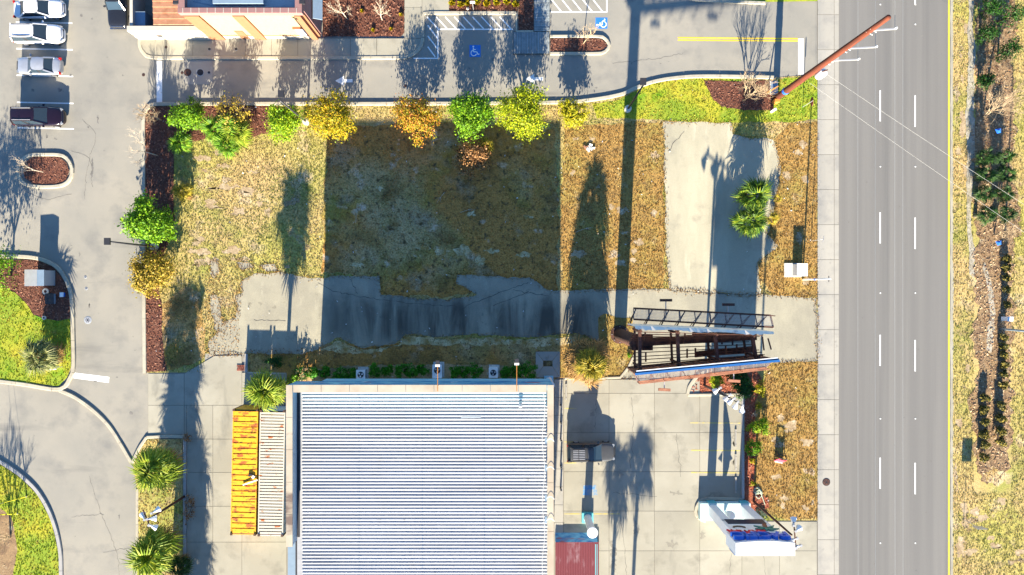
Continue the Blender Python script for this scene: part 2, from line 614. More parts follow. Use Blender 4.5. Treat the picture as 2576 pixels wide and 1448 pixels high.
# ------------------------------------------------------------------ palette
M['asphalt'] = surf('asphalt', (0.242, 0.231, 0.198), [((0.299, 0.277, 0.227), 0.09, 0.42, 0.62), ((0.196, 0.190, 0.170), 0.35, 0.50, 0.72),
    ((0.175, 0.169, 0.151), 0.25, 0.60, 0.74, (0.25, 1.6, 1)), ((0.103, 0.100, 0.090), 1.7, 0.68, 0.76)], 0.9, 0.25, 60, grain=0.12, gscale=25)
M['road'] = surf('road_asphalt', (0.155, 0.15, 0.14), [((0.185, 0.178, 0.163), 0.35, 0.42, 0.6, (1.0, 0.02, 1)), ((0.125, 0.123, 0.117), 0.5, 0.52, 0.72, (1.2, 0.015, 1)), ((0.06, 0.06, 0.06), 2.4, 0.71, 0.75)],
    0.92, 0.2, 70, grain=0.14, gscale=18)
M['old_asphalt'] = surf('weathered_asphalt', (0.280, 0.259, 0.195), [((0.358, 0.330, 0.240), 0.25, 0.42, 0.65), ((0.202, 0.187, 0.150), 0.22, 0.5, 0.74, (1.2, 0.3, 1)), ((0.146, 0.132, 0.100), 0.9, 0.62, 0.76), ((0.392, 0.363, 0.270), 0.9, 0.60, 0.76, (1, 0.35, 1))], 0.95, 0.4, 30, grain=0.16, gscale=16)
M['worn_pad'] = surf('worn_pale_asphalt', (0.345, 0.319, 0.230), [((0.437, 0.398, 0.286), 0.22, 0.42, 0.62, (1.3, 0.35, 1)), ((0.265, 0.246, 0.189), 0.35, 0.55, 0.74), ((0.506, 0.470, 0.347), 0.30, 0.62, 0.72, (1.6, 0.3, 1))], 0.95, 0.3, 30, grain=0.12, gscale=16)
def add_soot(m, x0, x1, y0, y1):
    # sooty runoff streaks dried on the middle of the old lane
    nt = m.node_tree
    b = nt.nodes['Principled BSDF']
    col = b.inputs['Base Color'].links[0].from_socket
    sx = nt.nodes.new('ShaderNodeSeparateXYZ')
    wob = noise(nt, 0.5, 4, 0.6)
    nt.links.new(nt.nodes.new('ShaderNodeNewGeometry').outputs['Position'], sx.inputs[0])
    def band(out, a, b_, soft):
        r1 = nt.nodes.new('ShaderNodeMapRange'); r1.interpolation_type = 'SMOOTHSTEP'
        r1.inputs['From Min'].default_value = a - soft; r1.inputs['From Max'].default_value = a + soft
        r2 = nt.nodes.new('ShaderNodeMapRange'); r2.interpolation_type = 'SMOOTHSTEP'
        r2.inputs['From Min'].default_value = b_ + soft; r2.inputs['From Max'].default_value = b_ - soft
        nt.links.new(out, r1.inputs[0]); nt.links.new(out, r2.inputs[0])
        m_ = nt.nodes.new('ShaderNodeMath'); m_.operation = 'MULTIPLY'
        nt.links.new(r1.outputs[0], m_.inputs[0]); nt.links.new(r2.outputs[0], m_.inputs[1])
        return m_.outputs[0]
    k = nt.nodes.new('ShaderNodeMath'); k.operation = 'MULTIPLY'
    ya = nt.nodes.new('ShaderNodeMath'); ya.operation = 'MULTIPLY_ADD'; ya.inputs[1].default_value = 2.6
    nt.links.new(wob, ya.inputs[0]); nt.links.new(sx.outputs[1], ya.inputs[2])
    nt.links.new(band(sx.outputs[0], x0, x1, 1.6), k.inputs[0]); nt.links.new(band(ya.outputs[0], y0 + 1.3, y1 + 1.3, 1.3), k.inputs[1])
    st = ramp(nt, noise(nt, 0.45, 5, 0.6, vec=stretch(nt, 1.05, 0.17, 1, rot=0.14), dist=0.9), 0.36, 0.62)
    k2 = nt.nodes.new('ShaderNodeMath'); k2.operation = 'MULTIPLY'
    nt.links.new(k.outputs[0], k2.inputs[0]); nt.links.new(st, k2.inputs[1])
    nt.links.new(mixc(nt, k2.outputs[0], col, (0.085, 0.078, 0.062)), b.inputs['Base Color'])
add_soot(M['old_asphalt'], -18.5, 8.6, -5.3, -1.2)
M['concrete'] = surf('concrete', (0.286, 0.268, 0.210), [((0.332, 0.312, 0.248), 0.2, 0.42, 0.62), ((0.208, 0.195, 0.154), 0.45, 0.55, 0.75), ((0.170, 0.164, 0.137), 0.3, 0.6, 0.76, (1.0, 0.3, 1))],
    0.9, 0.15, 40, grain=0.07, gscale=18, island=0.07)
M['walk'] = surf('sidewalk_concrete', (0.341, 0.322, 0.276), [((0.272, 0.261, 0.233), 0.5, 0.48, 0.68), ((0.220, 0.212, 0.187), 0.9, 0.62, 0.76)], 0.9, 0.12, 40, grain=0.06, gscale=20, island=0.06)
M['kerb'] = surf('kerb_concrete', (0.391, 0.357, 0.272), [((0.289, 0.264, 0.212), 1.2, 0.5, 0.7)], 0.9, 0.1, 30, grain=0.08, island=0.06)
M['kerb_grey'] = surf('kerb_grey', (0.33, 0.32, 0.30), [((0.24, 0.235, 0.225), 1.2, 0.5, 0.7)], 0.9, 0.1, 30, grain=0.08, island=0.06)
M['joint'] = surf('joint_dirt', (0.10, 0.09, 0.07), [((0.15, 0.13, 0.10), 3, 0.4, 0.6)], 1.0)
M['earth'] = surf('earth', (0.26, 0.19, 0.10), [((0.20, 0.17, 0.06), 0.2, 0.4, 0.6), ((0.30, 0.25, 0.17), 0.7, 0.55, 0.7)], 1.0, 0.6, 8, grain=0.25, gscale=9)
M['dry_turf'] = surf('dry_turf', (0.458, 0.330, 0.137), [((0.371, 0.330, 0.082), 0.10, 0.42, 0.60), ((0.229, 0.250, 0.049), 0.15, 0.50, 0.68), ((0.566, 0.446, 0.273), 0.40, 0.56, 0.70), ((0.283, 0.202, 0.098), 0.8, 0.54, 0.70), ((0.185, 0.139, 0.066), 2.0, 0.58, 0.70)],
    1.0, 1.0, 9, grain=0.4, gscale=7)
M['brown_turf'] = surf('brown_turf', (0.334, 0.203, 0.060), [((0.290, 0.225, 0.056), 0.25, 0.45, 0.65), ((0.194, 0.121, 0.044), 0.7, 0.52, 0.70), ((0.405, 0.302, 0.152), 0.5, 0.60, 0.72), ((0.132, 0.086, 0.032), 1.8, 0.58, 0.70)], 1.0, 1.0, 8, grain=0.4, gscale=6)
M['shade_turf'] = surf('thin_turf_shade_tint', (0.424, 0.216, 0.055), [((0.254, 0.225, 0.035), 0.085, 0.50, 0.62), ((0.445, 0.322, 0.150), 0.075, 0.50, 0.64), ((0.201, 0.115, 0.035), 0.35, 0.50, 0.68), ((0.615, 0.478, 0.330), 0.55, 0.60, 0.72), ((0.318, 0.248, 0.150), 0.25, 0.55, 0.7), ((0.095, 0.069, 0.030), 1.6, 0.54, 0.68)],
    1.0, 1.0, 10, grain=0.45, gscale=6)  # red raised, blue cut to offset the skylight tint in the store's shadow
M['lawn'] = surf('lawn', (0.194, 0.268, 0.022), [((0.355, 0.334, 0.027), 0.28, 0.45, 0.62), ((0.110, 0.254, 0.009), 0.5, 0.55, 0.70), ((0.367, 0.281, 0.063), 0.8, 0.62, 0.74)], 1.0, 0.9, 9, grain=0.3, gscale=8)
M['mulch'] = surf('mulch', (0.135, 0.052, 0.032), [((0.085, 0.035, 0.025), 1.2, 0.45, 0.65), ((0.20, 0.095, 0.06), 2.2, 0.56, 0.72)], 1.0, 1.0, 14, grain=0.45, gscale=10)
M['mulch_tan'] = surf('mulch_tan', (0.255, 0.170, 0.090), [((0.165, 0.104, 0.060), 1.2, 0.45, 0.65), ((0.382, 0.311, 0.195), 1.6, 0.58, 0.72)], 1.0, 1.0, 12, grain=0.45, gscale=9)
M['mulch_dark'] = surf('mulch_dark', (0.514, 0.338, 0.168), [((0.277, 0.198, 0.112), 1.2, 0.45, 0.65), ((0.900, 0.900, 0.749), 2.2, 0.62, 0.72)], 1.0, 1.0, 12, grain=0.45, gscale=9)
M['clump_leaf'] = leafmat('clump_leaf', [(0.03, 0.035, 0.008), (0.09, 0.08, 0.014), (0.32, 0.25, 0.04)], 0.1)
M['mulch_red'] = surf('mulch_red', (0.30, 0.085, 0.04), [((0.20, 0.06, 0.035), 1.2, 0.45, 0.65)], 1.0, 1.0, 14, grain=0.4, gscale=10)
M['dirt'] = surf('pale_dirt', (0.38, 0.35, 0.28), [((0.26, 0.23, 0.17), 1.1, 0.45, 0.65)], 1.0, 0.5, 14, grain=0.2, gscale=8)
M['worn'] = surf('worn_turf', (0.330, 0.210, 0.063), [((0.605, 0.510, 0.294), 1.1, 0.38, 0.60), ((0.220, 0.150, 0.049), 2.2, 0.54, 0.66)], 1.0, 0.6, 12, grain=0.3, gscale=8)
M['white_line'] = surf('white_road_paint', (0.78, 0.78, 0.75), [((0.50, 0.49, 0.46), 3.5, 0.60, 0.72)], 0.7, grain=0.06)
M['yellow_line'] = surf('yellow_road_paint', (0.75, 0.50, 0.04), [((0.48, 0.36, 0.10), 2.5, 0.55, 0.7)], 0.7, grain=0.08)
M['faded_yellow'] = surf('faded_yellow_paint', (0.50, 0.41, 0.12), [((0.38, 0.34, 0.22), 1.5, 0.45, 0.62)], 0.8, grain=0.1)
M['blue_line'] = surf('blue_road_paint', (0.02, 0.16, 0.52), [((0.05, 0.20, 0.45), 3, 0.5, 0.7)], 0.7)
M['faded_blue'] = surf('faded_blue_paint', (0.10, 0.24, 0.42), [((0.30, 0.31, 0.28), 2.2, 0.45, 0.6)], 0.8)
M['black_mark'] = surf('tar', (0.07, 0.065, 0.055), [((0.11, 0.10, 0.085), 4, 0.4, 0.6)], 0.9)
M['bark'] = surf('bark', (0.13, 0.085, 0.05), [((0.07, 0.05, 0.035), 8, 0.4, 0.6)], 0.95, world=False)
M['pale_bark'] = surf('pale_bark', (0.42, 0.32, 0.20), [((0.28, 0.20, 0.12), 6, 0.4, 0.65)], 0.95, world=False)
M['white_bark'] = surf('white_bark', (0.55, 0.47, 0.36), [((0.38, 0.30, 0.21), 6, 0.4, 0.65)], 0.95, world=False)
M['dark_bark'] = surf('dark_bark', (0.10, 0.07, 0.05), [((0.05, 0.04, 0.03), 6, 0.4, 0.65)], 0.95, world=False)
M['palm_trunk'] = surf('palm_trunk', (0.20, 0.15, 0.10), [((0.10, 0.075, 0.05), 9, 0.4, 0.6)], 0.95, bump=0.8, bscale=14, world=False)
M['green_leaf'] = leafmat('green_leaf', [(0.044, 0.112, 0.004), (0.110, 0.269, 0.006), (0.242, 0.381, 0.010)])
M['lime_leaf'] = leafmat('lime_leaf', [(0.068, 0.176, 0.004), (0.189, 0.330, 0.006), (0.365, 0.440, 0.010)])
M['yellow_leaf'] = leafmat('yellow_leaf', [(0.18, 0.20, 0.006), (0.34, 0.33, 0.008), (0.46, 0.38, 0.01)])
M['citron_leaf'] = leafmat('citron_leaf', [(0.10, 0.19, 0.004), (0.30, 0.36, 0.008), (0.42, 0.42, 0.01)])
M['autumn_leaf'] = leafmat('autumn_leaf', [(0.10, 0.17, 0.008), (0.34, 0.26, 0.01), (0.46, 0.22, 0.02), (0.36, 0.12, 0.03)])
M['gold_leaf'] = leafmat('gold_leaf', [(0.12, 0.18, 0.006), (0.38, 0.31, 0.008), (0.50, 0.30, 0.012)])
M['straw_leaf'] = leafmat('straw_leaf', [(0.16, 0.15, 0.01), (0.36, 0.27, 0.03), (0.46, 0.30, 0.05)])
M['dead_leaf'] = leafmat('dead_leaf', [(0.14, 0.06, 0.02), (0.34, 0.17, 0.06), (0.45, 0.27, 0.12)])
M['dark_leaf'] = leafmat('dark_leaf', [(0.009, 0.038, 0.005), (0.019, 0.077, 0.008), (0.038, 0.119, 0.010)])
M['hedge_leaf'] = leafmat('hedge_leaf', [(0.021, 0.109, 0.003), (0.040, 0.200, 0.004), (0.070, 0.273, 0.006)])
M['palm_leaf'] = leafmat('palm_leaf', [(0.103, 0.172, 0.010), (0.207, 0.287, 0.016), (0.380, 0.391, 0.040)], 0.2)
M['palm_green'] = leafmat('palm_green', [(0.05, 0.14, 0.01), (0.12, 0.26, 0.012), (0.24, 0.36, 0.02)], 0.2)
M['palm_mid'] = leafmat('palm_mid', [(0.025, 0.06, 0.006), (0.07, 0.15, 0.010), (0.26, 0.32, 0.02)], 0.2)
M['palm_olive'] = leafmat('palm_olive', [(0.08, 0.11, 0.03), (0.17, 0.19, 0.06), (0.34, 0.33, 0.14)], 0.2)
M['palm_gold'] = leafmat('palm_gold', [(0.10, 0.11, 0.01), (0.28, 0.23, 0.02), (0.46, 0.34, 0.03)], 0.2)
M['palm_dark'] = leafmat('palm_dark', [(0.008, 0.03, 0.006), (0.02, 0.065, 0.01), (0.06, 0.13, 0.02)], 0.2)
M['palm_dead'] = leafmat('palm_dead', [(0.20, 0.12, 0.04), (0.34, 0.20, 0.07)], 0.2)
M['dry_blade'] = leafmat('dry_blade', [(0.222, 0.139, 0.055), (0.444, 0.319, 0.131), (0.555, 0.436, 0.218), (0.310, 0.309, 0.066)], 0.2, 0.14, (0.244, 0.260, 0.049))
M['brown_blade'] = leafmat('brown_blade', [(0.164, 0.087, 0.030), (0.389, 0.226, 0.060), (0.470, 0.307, 0.100)], 0.2)
M['shade_blade'] = leafmat('shade_blade', [(0.189, 0.078, 0.015), (0.405, 0.194, 0.042), (0.513, 0.277, 0.084), (0.270, 0.185, 0.021)], 0.2, 0.16, (0.216, 0.176, 0.018))  # blades carry the same tint against blue skylight in the shade
M['lawn_blade'] = leafmat('lawn_blade', [(0.104, 0.205, 0.005), (0.259, 0.359, 0.009), (0.464, 0.436, 0.036)], 0.25, 0.4, (0.439, 0.347, 0.054))
M['chip'] = leafmat('chip', [(0.06, 0.022, 0.014), (0.16, 0.06, 0.035), (0.28, 0.14, 0.09)], 0)
M['chip_tan'] = leafmat('chip_tan', [(0.131, 0.069, 0.040), (0.289, 0.177, 0.092), (0.499, 0.369, 0.222)], 0)
M['chip_red'] = leafmat('chip_red', [(0.16, 0.04, 0.025), (0.34, 0.10, 0.05), (0.42, 0.20, 0.12)], 0)
M['litter'] = leafmat('litter', [(0.4, 0.4, 0.38), (0.75, 0.75, 0.72)], 0)
M['leaf_litter'] = leafmat('leaf_litter', [(0.10, 0.05, 0.02), (0.30, 0.16, 0.05), (0.42, 0.27, 0.10)], 0)

# ------------------------------------------------------------------ the ground and the sheets on it
struct('ground', MB().sheet([(-260, -260), (260, -260), (260, 260), (-260, 260)], -0.03), M['earth'])
LOT = struct('parking_lot', MB().sheet(GP([(-2500, -2200), (2056, -2200), (2056, 3200), (-2500, 3200)]), 0.0), M['asphalt'])
ROAD = struct('road', MB().sheet(GP([(2110, -2600), (2396, -2600), (2396, 4000), (2110, 4000)]), 0.004), M['road'])

lot_poly = GP([(363, 300), (366, 280), (380, 267), (420, 262), (700, 261), (1000, 262), (1380, 259), (1480, 253), (1560, 240), (1640, 209), (1700, 197), (1760, 194), (1945, 196),
    (1952, 196), (2057, 188), (2057, 1310), (1868, 1310), (1868, 948), (1395, 948), (1395, 975), (622, 975), (622, 890), (515, 890), (515, 938), (368, 938), (362, 700)])
struct('vacant_lot', MB().sheet(lot_poly, 0.02), M['dry_turf'])
shade_poly = jag(GP([(806, 690), (814, 560), (822, 400), (830, 316), (1000, 314), (1250, 314), (1396, 326), (1402, 480), (1402, 600), (1404, 726), (1390, 735), (1330, 712), (1140, 742), (960, 742), (955, 700)]), 0.3, 0.4, 3)  # outline held inside the store's cast shadow
struct('thin_grass_shade_patch', MB().sheet(shade_poly, 0.026), M['shade_turf'])
brown_poly = jag(GP([(1418, 318), (1668, 306), (1672, 726), (1540, 734), (1412, 730), (1410, 600)]), 0.2, 0.4, 5)
struct('brown_grass_patch', MB().sheet(brown_poly, 0.029), M['brown_turf'])
strip_poly = jag(GP([(625, 892), (820, 868), (1010, 866), (1440, 862), (1505, 872), (1590, 888), (1590, 905), (1555, 948), (1400, 952), (1395, 975), (622, 975)]), 0.12, 0.4, 6)
struct('side_turf', MB().sheet(strip_poly, 0.032), M['shade_turf'])
verge_poly = jag(GP([(1945, 745), (1910, 700), (1905, 660), (1962, 622), (1925, 590), (1960, 470), (1950, 350), (1990, 310), (2056, 305), (2056, 748)]), 0.12, 0.35, 8)
struct('verge_turf', MB().sheet(verge_poly, 0.029), M['brown_turf'])
verge2_poly = jag(GP([(1940, 915), (1975, 906), (2056, 912), (2056, 1306), (1985, 1308), (1915, 1290), (1885, 1180), (1880, 1000), (1920, 960)]), 0.12, 0.35, 9)
struct('verge_turf', MB().sheet(verge2_poly, 0.029), M['brown_turf'])
ne_lawn = jag(GP([(1490, 262), (1560, 250), (1640, 212), (1720, 200), (1945, 203), (1960, 200), (2056, 192), (2056, 300), (1990, 310), (1840, 308), (1668, 303), (1500, 300)]), 0.15, 0.4, 10)
struct('lawn', MB().sheet(ne_lawn, 0.030), M['lawn'])
# weathered pavement left over on the vacant lot
pave = {
 'a': [(603, 712), (640, 688), (668, 690), (700, 686), (735, 692), (792, 702), (860, 694), (955, 693), (958, 742), (1050, 752), (1140, 752), (1200, 742), (1145, 712), (1150, 694), (1330, 700), (1390, 735), (1520, 728), (1680, 728),
   (1912, 742), (2056, 752), (2056, 908), (1940, 914), (1880, 925), (1800, 950), (1560, 950), (1592, 905), (1594, 890), (1506, 872), (1500, 856), (1440, 838), (1330, 850), (1200, 842), (1100, 850), (1020, 842), (985, 868), (900, 876), (850, 850), (800, 880), (760, 892),
   (620, 890), (530, 892), (522, 862), (545, 838), (560, 812), (592, 800), (600, 770), (590, 745), (610, 738)],
 'b': [(1668, 306), (1838, 308), (1843, 340), (1945, 352), (1965, 420), (1955, 470), (1945, 540), (1930, 590), (1958, 618), (1906, 662), (1912, 744), (1680, 730), (1672, 500)],
 'c': [(530, 660), (548, 655), (552, 690), (540, 700), (530, 690)],
 'd': [(595, 662), (622, 660), (640, 672), (612, 680)], 'e': [(655, 668), (690, 665), (700, 682), (668, 684)],
 'f': [(528, 745), (546, 742), (556, 800), (570, 820), (556, 838), (540, 830), (532, 790)],
}
paves = []
for k, pts in pave.items():
    pl = jag(GP(pts), 0.14, 0.3, 20 + ord(k))
    paves.append(pl)
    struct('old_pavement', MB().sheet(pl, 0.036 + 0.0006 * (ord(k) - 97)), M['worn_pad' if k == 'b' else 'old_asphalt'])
grass_tongue = jag(GP([(1506, 872), (1505, 800), (1520, 790), (1560, 800), (1592, 800), (1594, 905), (1555, 948), (1400, 952), (1412, 880), (1505, 882)]), 0.1, 0.3, 31)
struct('brown_grass_patch', MB().sheet(grass_tongue, 0.043), M['brown_turf'])
# pale dirt spots worn through the grass
for i, (x, y, w, h) in enumerate([(1062, 622, 28, 11), (1112, 636, 22, 12), (1165, 632, 26, 14), (1208, 658, 20, 14), (1238, 632, 22, 6), (1320, 642, 26, 9), (1328, 545, 16, 6), (862, 522, 14, 5), (1185, 538, 14, 8), (955, 475, 12, 8), (1082, 560, 9, 6), (900, 668, 22, 6), (770, 1008, 1, 1)][:-1]):
    pl = [(x + w * math.cos(t) * RNG.uniform(0.55, 1.1), y + h * math.sin(t) * RNG.uniform(0.55, 1.1)) for t in [k * 2 * math.pi / 13 for k in range(13)]]
    struct('dirt_patch', MB().sheet(jag(GP(pl), 0.22, 0.15, i), 0.034), M['worn'])
edge = [(800, 884), (850, 856), (905, 880), (990, 872), (1030, 848), (1100, 856), (1200, 848), (1330, 856), (1440, 844), (1470, 858), (1400, 872), (1280, 866), (1120, 872), (1020, 866), (960, 884), (880, 890)]
struct('dirt_patch', MB().sheet(jag(GP(edge), 0.2, 0.25, 60), 0.047), M['worn'])
blk = jag(GP([(408, 770), (440, 740), (470, 720), (505, 735), (515, 830), (512, 900), (480, 918), (425, 930), (405, 900)]), 0.15, 0.3, 61)
struct('dirt_patch', MB().sheet(blk, 0.0335), M['shade_turf'])

# mulch beds
beds = {}
def bed(key, pts, mat='mulch', z=0.05, amp=0.08, name='mulch_bed'):
    pl = jag(GP(pts), amp, 0.3, len(beds))
    beds[key] = pl
    return struct(name, MB().sheet(pl, z), M[mat])
bed('west', [(366, 300), (372, 280), (390, 268), (640, 266), (700, 270), (705, 330), (640, 345), (520, 350), (440, 370), (436, 500), (440, 560), (412, 640), (400, 735), (408, 770), (412, 890), (420, 932), (370, 936), (364, 700)])
bed('ne', [(1770, 203), (1945, 204), (1946, 280), (1870, 278), (1815, 268), (1790, 248)])
bed('oval', [(60, 432), (66, 408), (84, 396), (150, 396), (168, 410), (176, 432), (168, 452), (148, 464), (86, 464), (64, 450)], z=0.10, amp=0.03)
bed('sw', [(-60, 652), (0, 652), (100, 657), (140, 676), (168, 715), (178, 760), (178, 800), (150, 806), (110, 800), (85, 790), (70, 765), (40, 735), (0, 720), (-60, 715)], z=0.10)
bed('front', [(812, -60), (1017, -60), (1017, 84), (1008, 93), (812, 93)], z=0.06, amp=0.03)
bed('bldg', [(1131, -60), (1303, -60), (1303, 30), (1131, 30)], z=0.06, amp=0.03)
bed('slot', [(1304, -60), (1342, -60), (1342, 77), (1304, 77)], z=0.07, amp=0.02)
bed('pill', [(1384, 98), (1500, 98), (1518, 103), (1526, 115), (1518, 127), (1500, 131), (1384, 131)], z=0.10, amp=0.02)
bed('sign', [(1733, 985), (1750, 955), (1790, 930), (1905, 935), (1920, 960), (1900, 1010), (1898, 1190), (1900, 1230), (1930, 1255), (1935, 1275), (1900, 1300), (1872, 1296), (1870, 990)], 'mulch_red', z=0.056)
bed('median', [(2449, -60), (2550, -60), (2548, 250), (2556, 600), (2548, 1000), (2540, 1130), (2528, 1190), (2500, 1228), (2478, 1222), (2460, 1180), (2452, 1100), (2450, 900), (2448, 400)], 'mulch_tan', z=0.03, amp=0.55)
bed('hedge', [(745, 930), (900, 922), (1100, 918), (1345, 920), (1362, 950), (1362, 972), (745, 972)], 'mulch_dark', z=0.045, amp=0.2)
bed('corner', [(-60, 1290), (0, 1275), (30, 1300), (45, 1380), (30, 1470), (-60, 1500)], 'mulch_tan', z=0.09)
# lawns in the west islands
sw_lawn = GP([(-60, 718), (0, 722), (40, 737), (70, 767), (85, 792), (110, 802), (150, 808), (178, 802), (180, 925), (170, 950), (148, 972), (60, 962), (-60, 950)])
struct('lawn', MB().sheet(sw_lawn, 0.092), M['lawn'])
corner_lawn = GP([(-60, 1135), (0, 1168), (50, 1200), (95, 1245), (130, 1310), (148, 1390), (150, 1448), (150, 1700), (-60, 1700)])
struct('lawn', MB().sheet(corner_lawn, 0.085), M['lawn'])
plant_poly = GP([(336, 1168), (368, 1106), (460, 1104), (462, 1800), (347, 1800), (347, 1240)])
struct('planter_turf', MB().sheet(plant_poly, 0.08), M['dry_turf'])
top_lawn = GP([(1760, -200), (2056, -200), (2056, 4), (1930, 6), (1765, 1)])
struct('lawn', MB().sheet(top_lawn, 0.05), M['lawn'])
# east verge
east = jag(GP([(2397, -60), (2449, -60), (2448, 1500), (2397, 1500)]), 0.08, 0.4, 40)
struct('verge_turf', MB().sheet(GP([(2397, -2600), (4000, -2600), (4000, 4000), (2397, 4000)]), 0.0), M['dry_turf'])
struct('dirt_path', MB().sheet(jag(GP([(2440, -60), (2449, -60), (2452, 300), (2446, 480), (2442, 560), (2452, 640), (2450, 700), (2438, 690), (2434, 600), (2432, 500), (2430, 300)]), 0.12, 0.3, 41), 0.034), M['dirt'])
struct('dirt_path', MB().sheet(jag(GP([(2478, 660), (2490, 700), (2500, 760), (2502, 830), (2492, 890), (2482, 880), (2490, 800), (2482, 720), (2472, 670)]), 0.12, 0.3, 42), 0.037), M['dirt'])
struct('dirt_patch', MB().sheet(jag(GP([(2472, 1190), (2500, 1170), (2522, 1185), (2526, 1205), (2505, 1225), (2486, 1215)]), 0.3, 0.25, 43), 0.042), M['worn'])

# bare soil showing through the dry turf
M['soil'] = surf('bare_soil', (0.40, 0.31, 0.19), [((0.28, 0.20, 0.11), 0.9, 0.42, 0.62), ((0.52, 0.44, 0.31), 1.4, 0.56, 0.70), ((0.18, 0.12, 0.06), 2.5, 0.58, 0.70)], 1.0, 0.7, 10, grain=0.35, gscale=7)
soils = []
spots = [(RNG.uniform(480, 790), RNG.uniform(380, 680), RNG.uniform(8, 34), RNG.uniform(4, 15)) for _ in range(26)] + [(RNG.uniform(1440, 1650), RNG.uniform(340, 700), RNG.uniform(6, 22), RNG.uniform(4, 14)) for _ in range(16)]
spots += [(RNG.uniform(1975, 2045), RNG.uniform(340, 720), RNG.uniform(5, 14), RNG.uniform(6, 22)) for _ in range(9)] + [(RNG.uniform(1950, 2045), RNG.uniform(930, 1290), RNG.uniform(5, 20), RNG.uniform(6, 18)) for _ in range(12)]
spots += [(RNG.uniform(2400, 2445), RNG.uniform(0, 1440), RNG.uniform(5, 14), RNG.uniform(8, 40)) for _ in range(14)] + [(RNG.uniform(2440, 2570), RNG.uniform(1260, 1440), RNG.uniform(8, 24), RNG.uniform(5, 14)) for _ in range(10)]
for i, (x, y, w, h) in enumerate(spots):
    pl = [(x + w * math.cos(k * 2 * math.pi / 12) * RNG.uniform(0.45, 1.15), y + h * math.sin(k * 2 * math.pi / 12) * RNG.uniform(0.45, 1.15)) for k in range(12)]
    pl = jag(GP(pl), 0.25, 0.15, i)
    if i % 3:
        soils.append(pl)
    struct('soil_patch', MB().sheet(pl, (0.0315 if x < 2390 else 0.004) + 0.00002 * i), M['soil'])
# grass as blades
tuft_holes = soils + paves + list(beds.values()) + [grass_tongue]
tag(tufts('dry_grass', [lot_poly], 55, 0.06, M['dry_blade'], tuft_holes + [shade_poly, brown_poly, strip_poly, verge_poly, verge2_poly, ne_lawn, GP([(1395, 945), (1870, 945), (1870, 1320), (1395, 1320)])], wid=0.035), 'dry tan grass over the sunlit west side of the vacant lot', 'grass', kind='stuff')
tag(tufts('thin_grass', [shade_poly, strip_poly], 40, 0.05, M['shade_blade'], paves + [grass_tongue], wid=0.035), 'thin brown grass, colour warmed for the shade of the large store', 'grass', kind='stuff')
tag(tufts('brown_grass', [brown_poly, verge_poly, verge2_poly, grass_tongue], 50, 0.08, M['brown_blade'], [beds['sign']] + soils, wid=0.035), 'matted brown grass along the sidewalk and pavement edges', 'grass', kind='stuff')
tag(tufts('lawn_grass', [ne_lawn], 30, 0.07, M['lawn_blade'], [beds['ne']]), 'bright green grass around the mulch bed by the tall pole', 'grass', kind='stuff')
tag(tufts('lawn_grass', [sw_lawn, corner_lawn], 30, 0.06, M['lawn_blade'], [beds['corner']], z=0.095), 'green lawn in the kerbed islands at the left', 'grass', kind='stuff')
tag(tufts('planter_grass', [plant_poly], 26, 0.07, M['brown_blade'], z=0.08), 'dry grass in the long palm planter', 'grass', kind='stuff')
tag(tufts('verge_grass', [GP([(2397, -40), (2449, -40), (2449, 1490), (2397, 1490)]), GP([(2545, -40), (2640, -40), (2640, 1490), (2545, 1490)]), GP([(2449, 1240), (2545, 1240), (2545, 1490), (2449, 1490)])], 45, 0.08, M['dry_blade'], soils, z=0.0, wid=0.035), 'dry grass strip on the far side of the road', 'grass', kind='stuff')
tag(chips('wood_chips', [beds[k] for k in ('west', 'ne')], 45, 0.07, M['chip']), 'brown wood chips in the beds of the vacant lot', 'mulch', kind='stuff')
tag(chips('wood_chips', [beds[k] for k in ('oval', 'sw', 'pill', 'front', 'bldg', 'slot')], 45, 0.07, M['chip'], z=0.10), 'dark red wood chips in the kerbed beds', 'mulch', kind='stuff')
tag(chips('red_chips', [beds['sign']], 45, 0.07, M['chip_red']), 'brick red wood chips around the pylon sign', 'mulch', kind='stuff')
tag(chips('tan_chips', [beds['median'], beds['corner']], 28, 0.08, M['chip_tan'], z=0.035), 'tan wood chips in the bed across the road', 'mulch', kind='stuff')
tag(tufts('scrub_grass', [beds['median']], 4, 0.10, M['brown_blade'], z=0.03, wid=0.03), 'thin brown scrub in the mulch bed across the road', 'grass', kind='stuff')
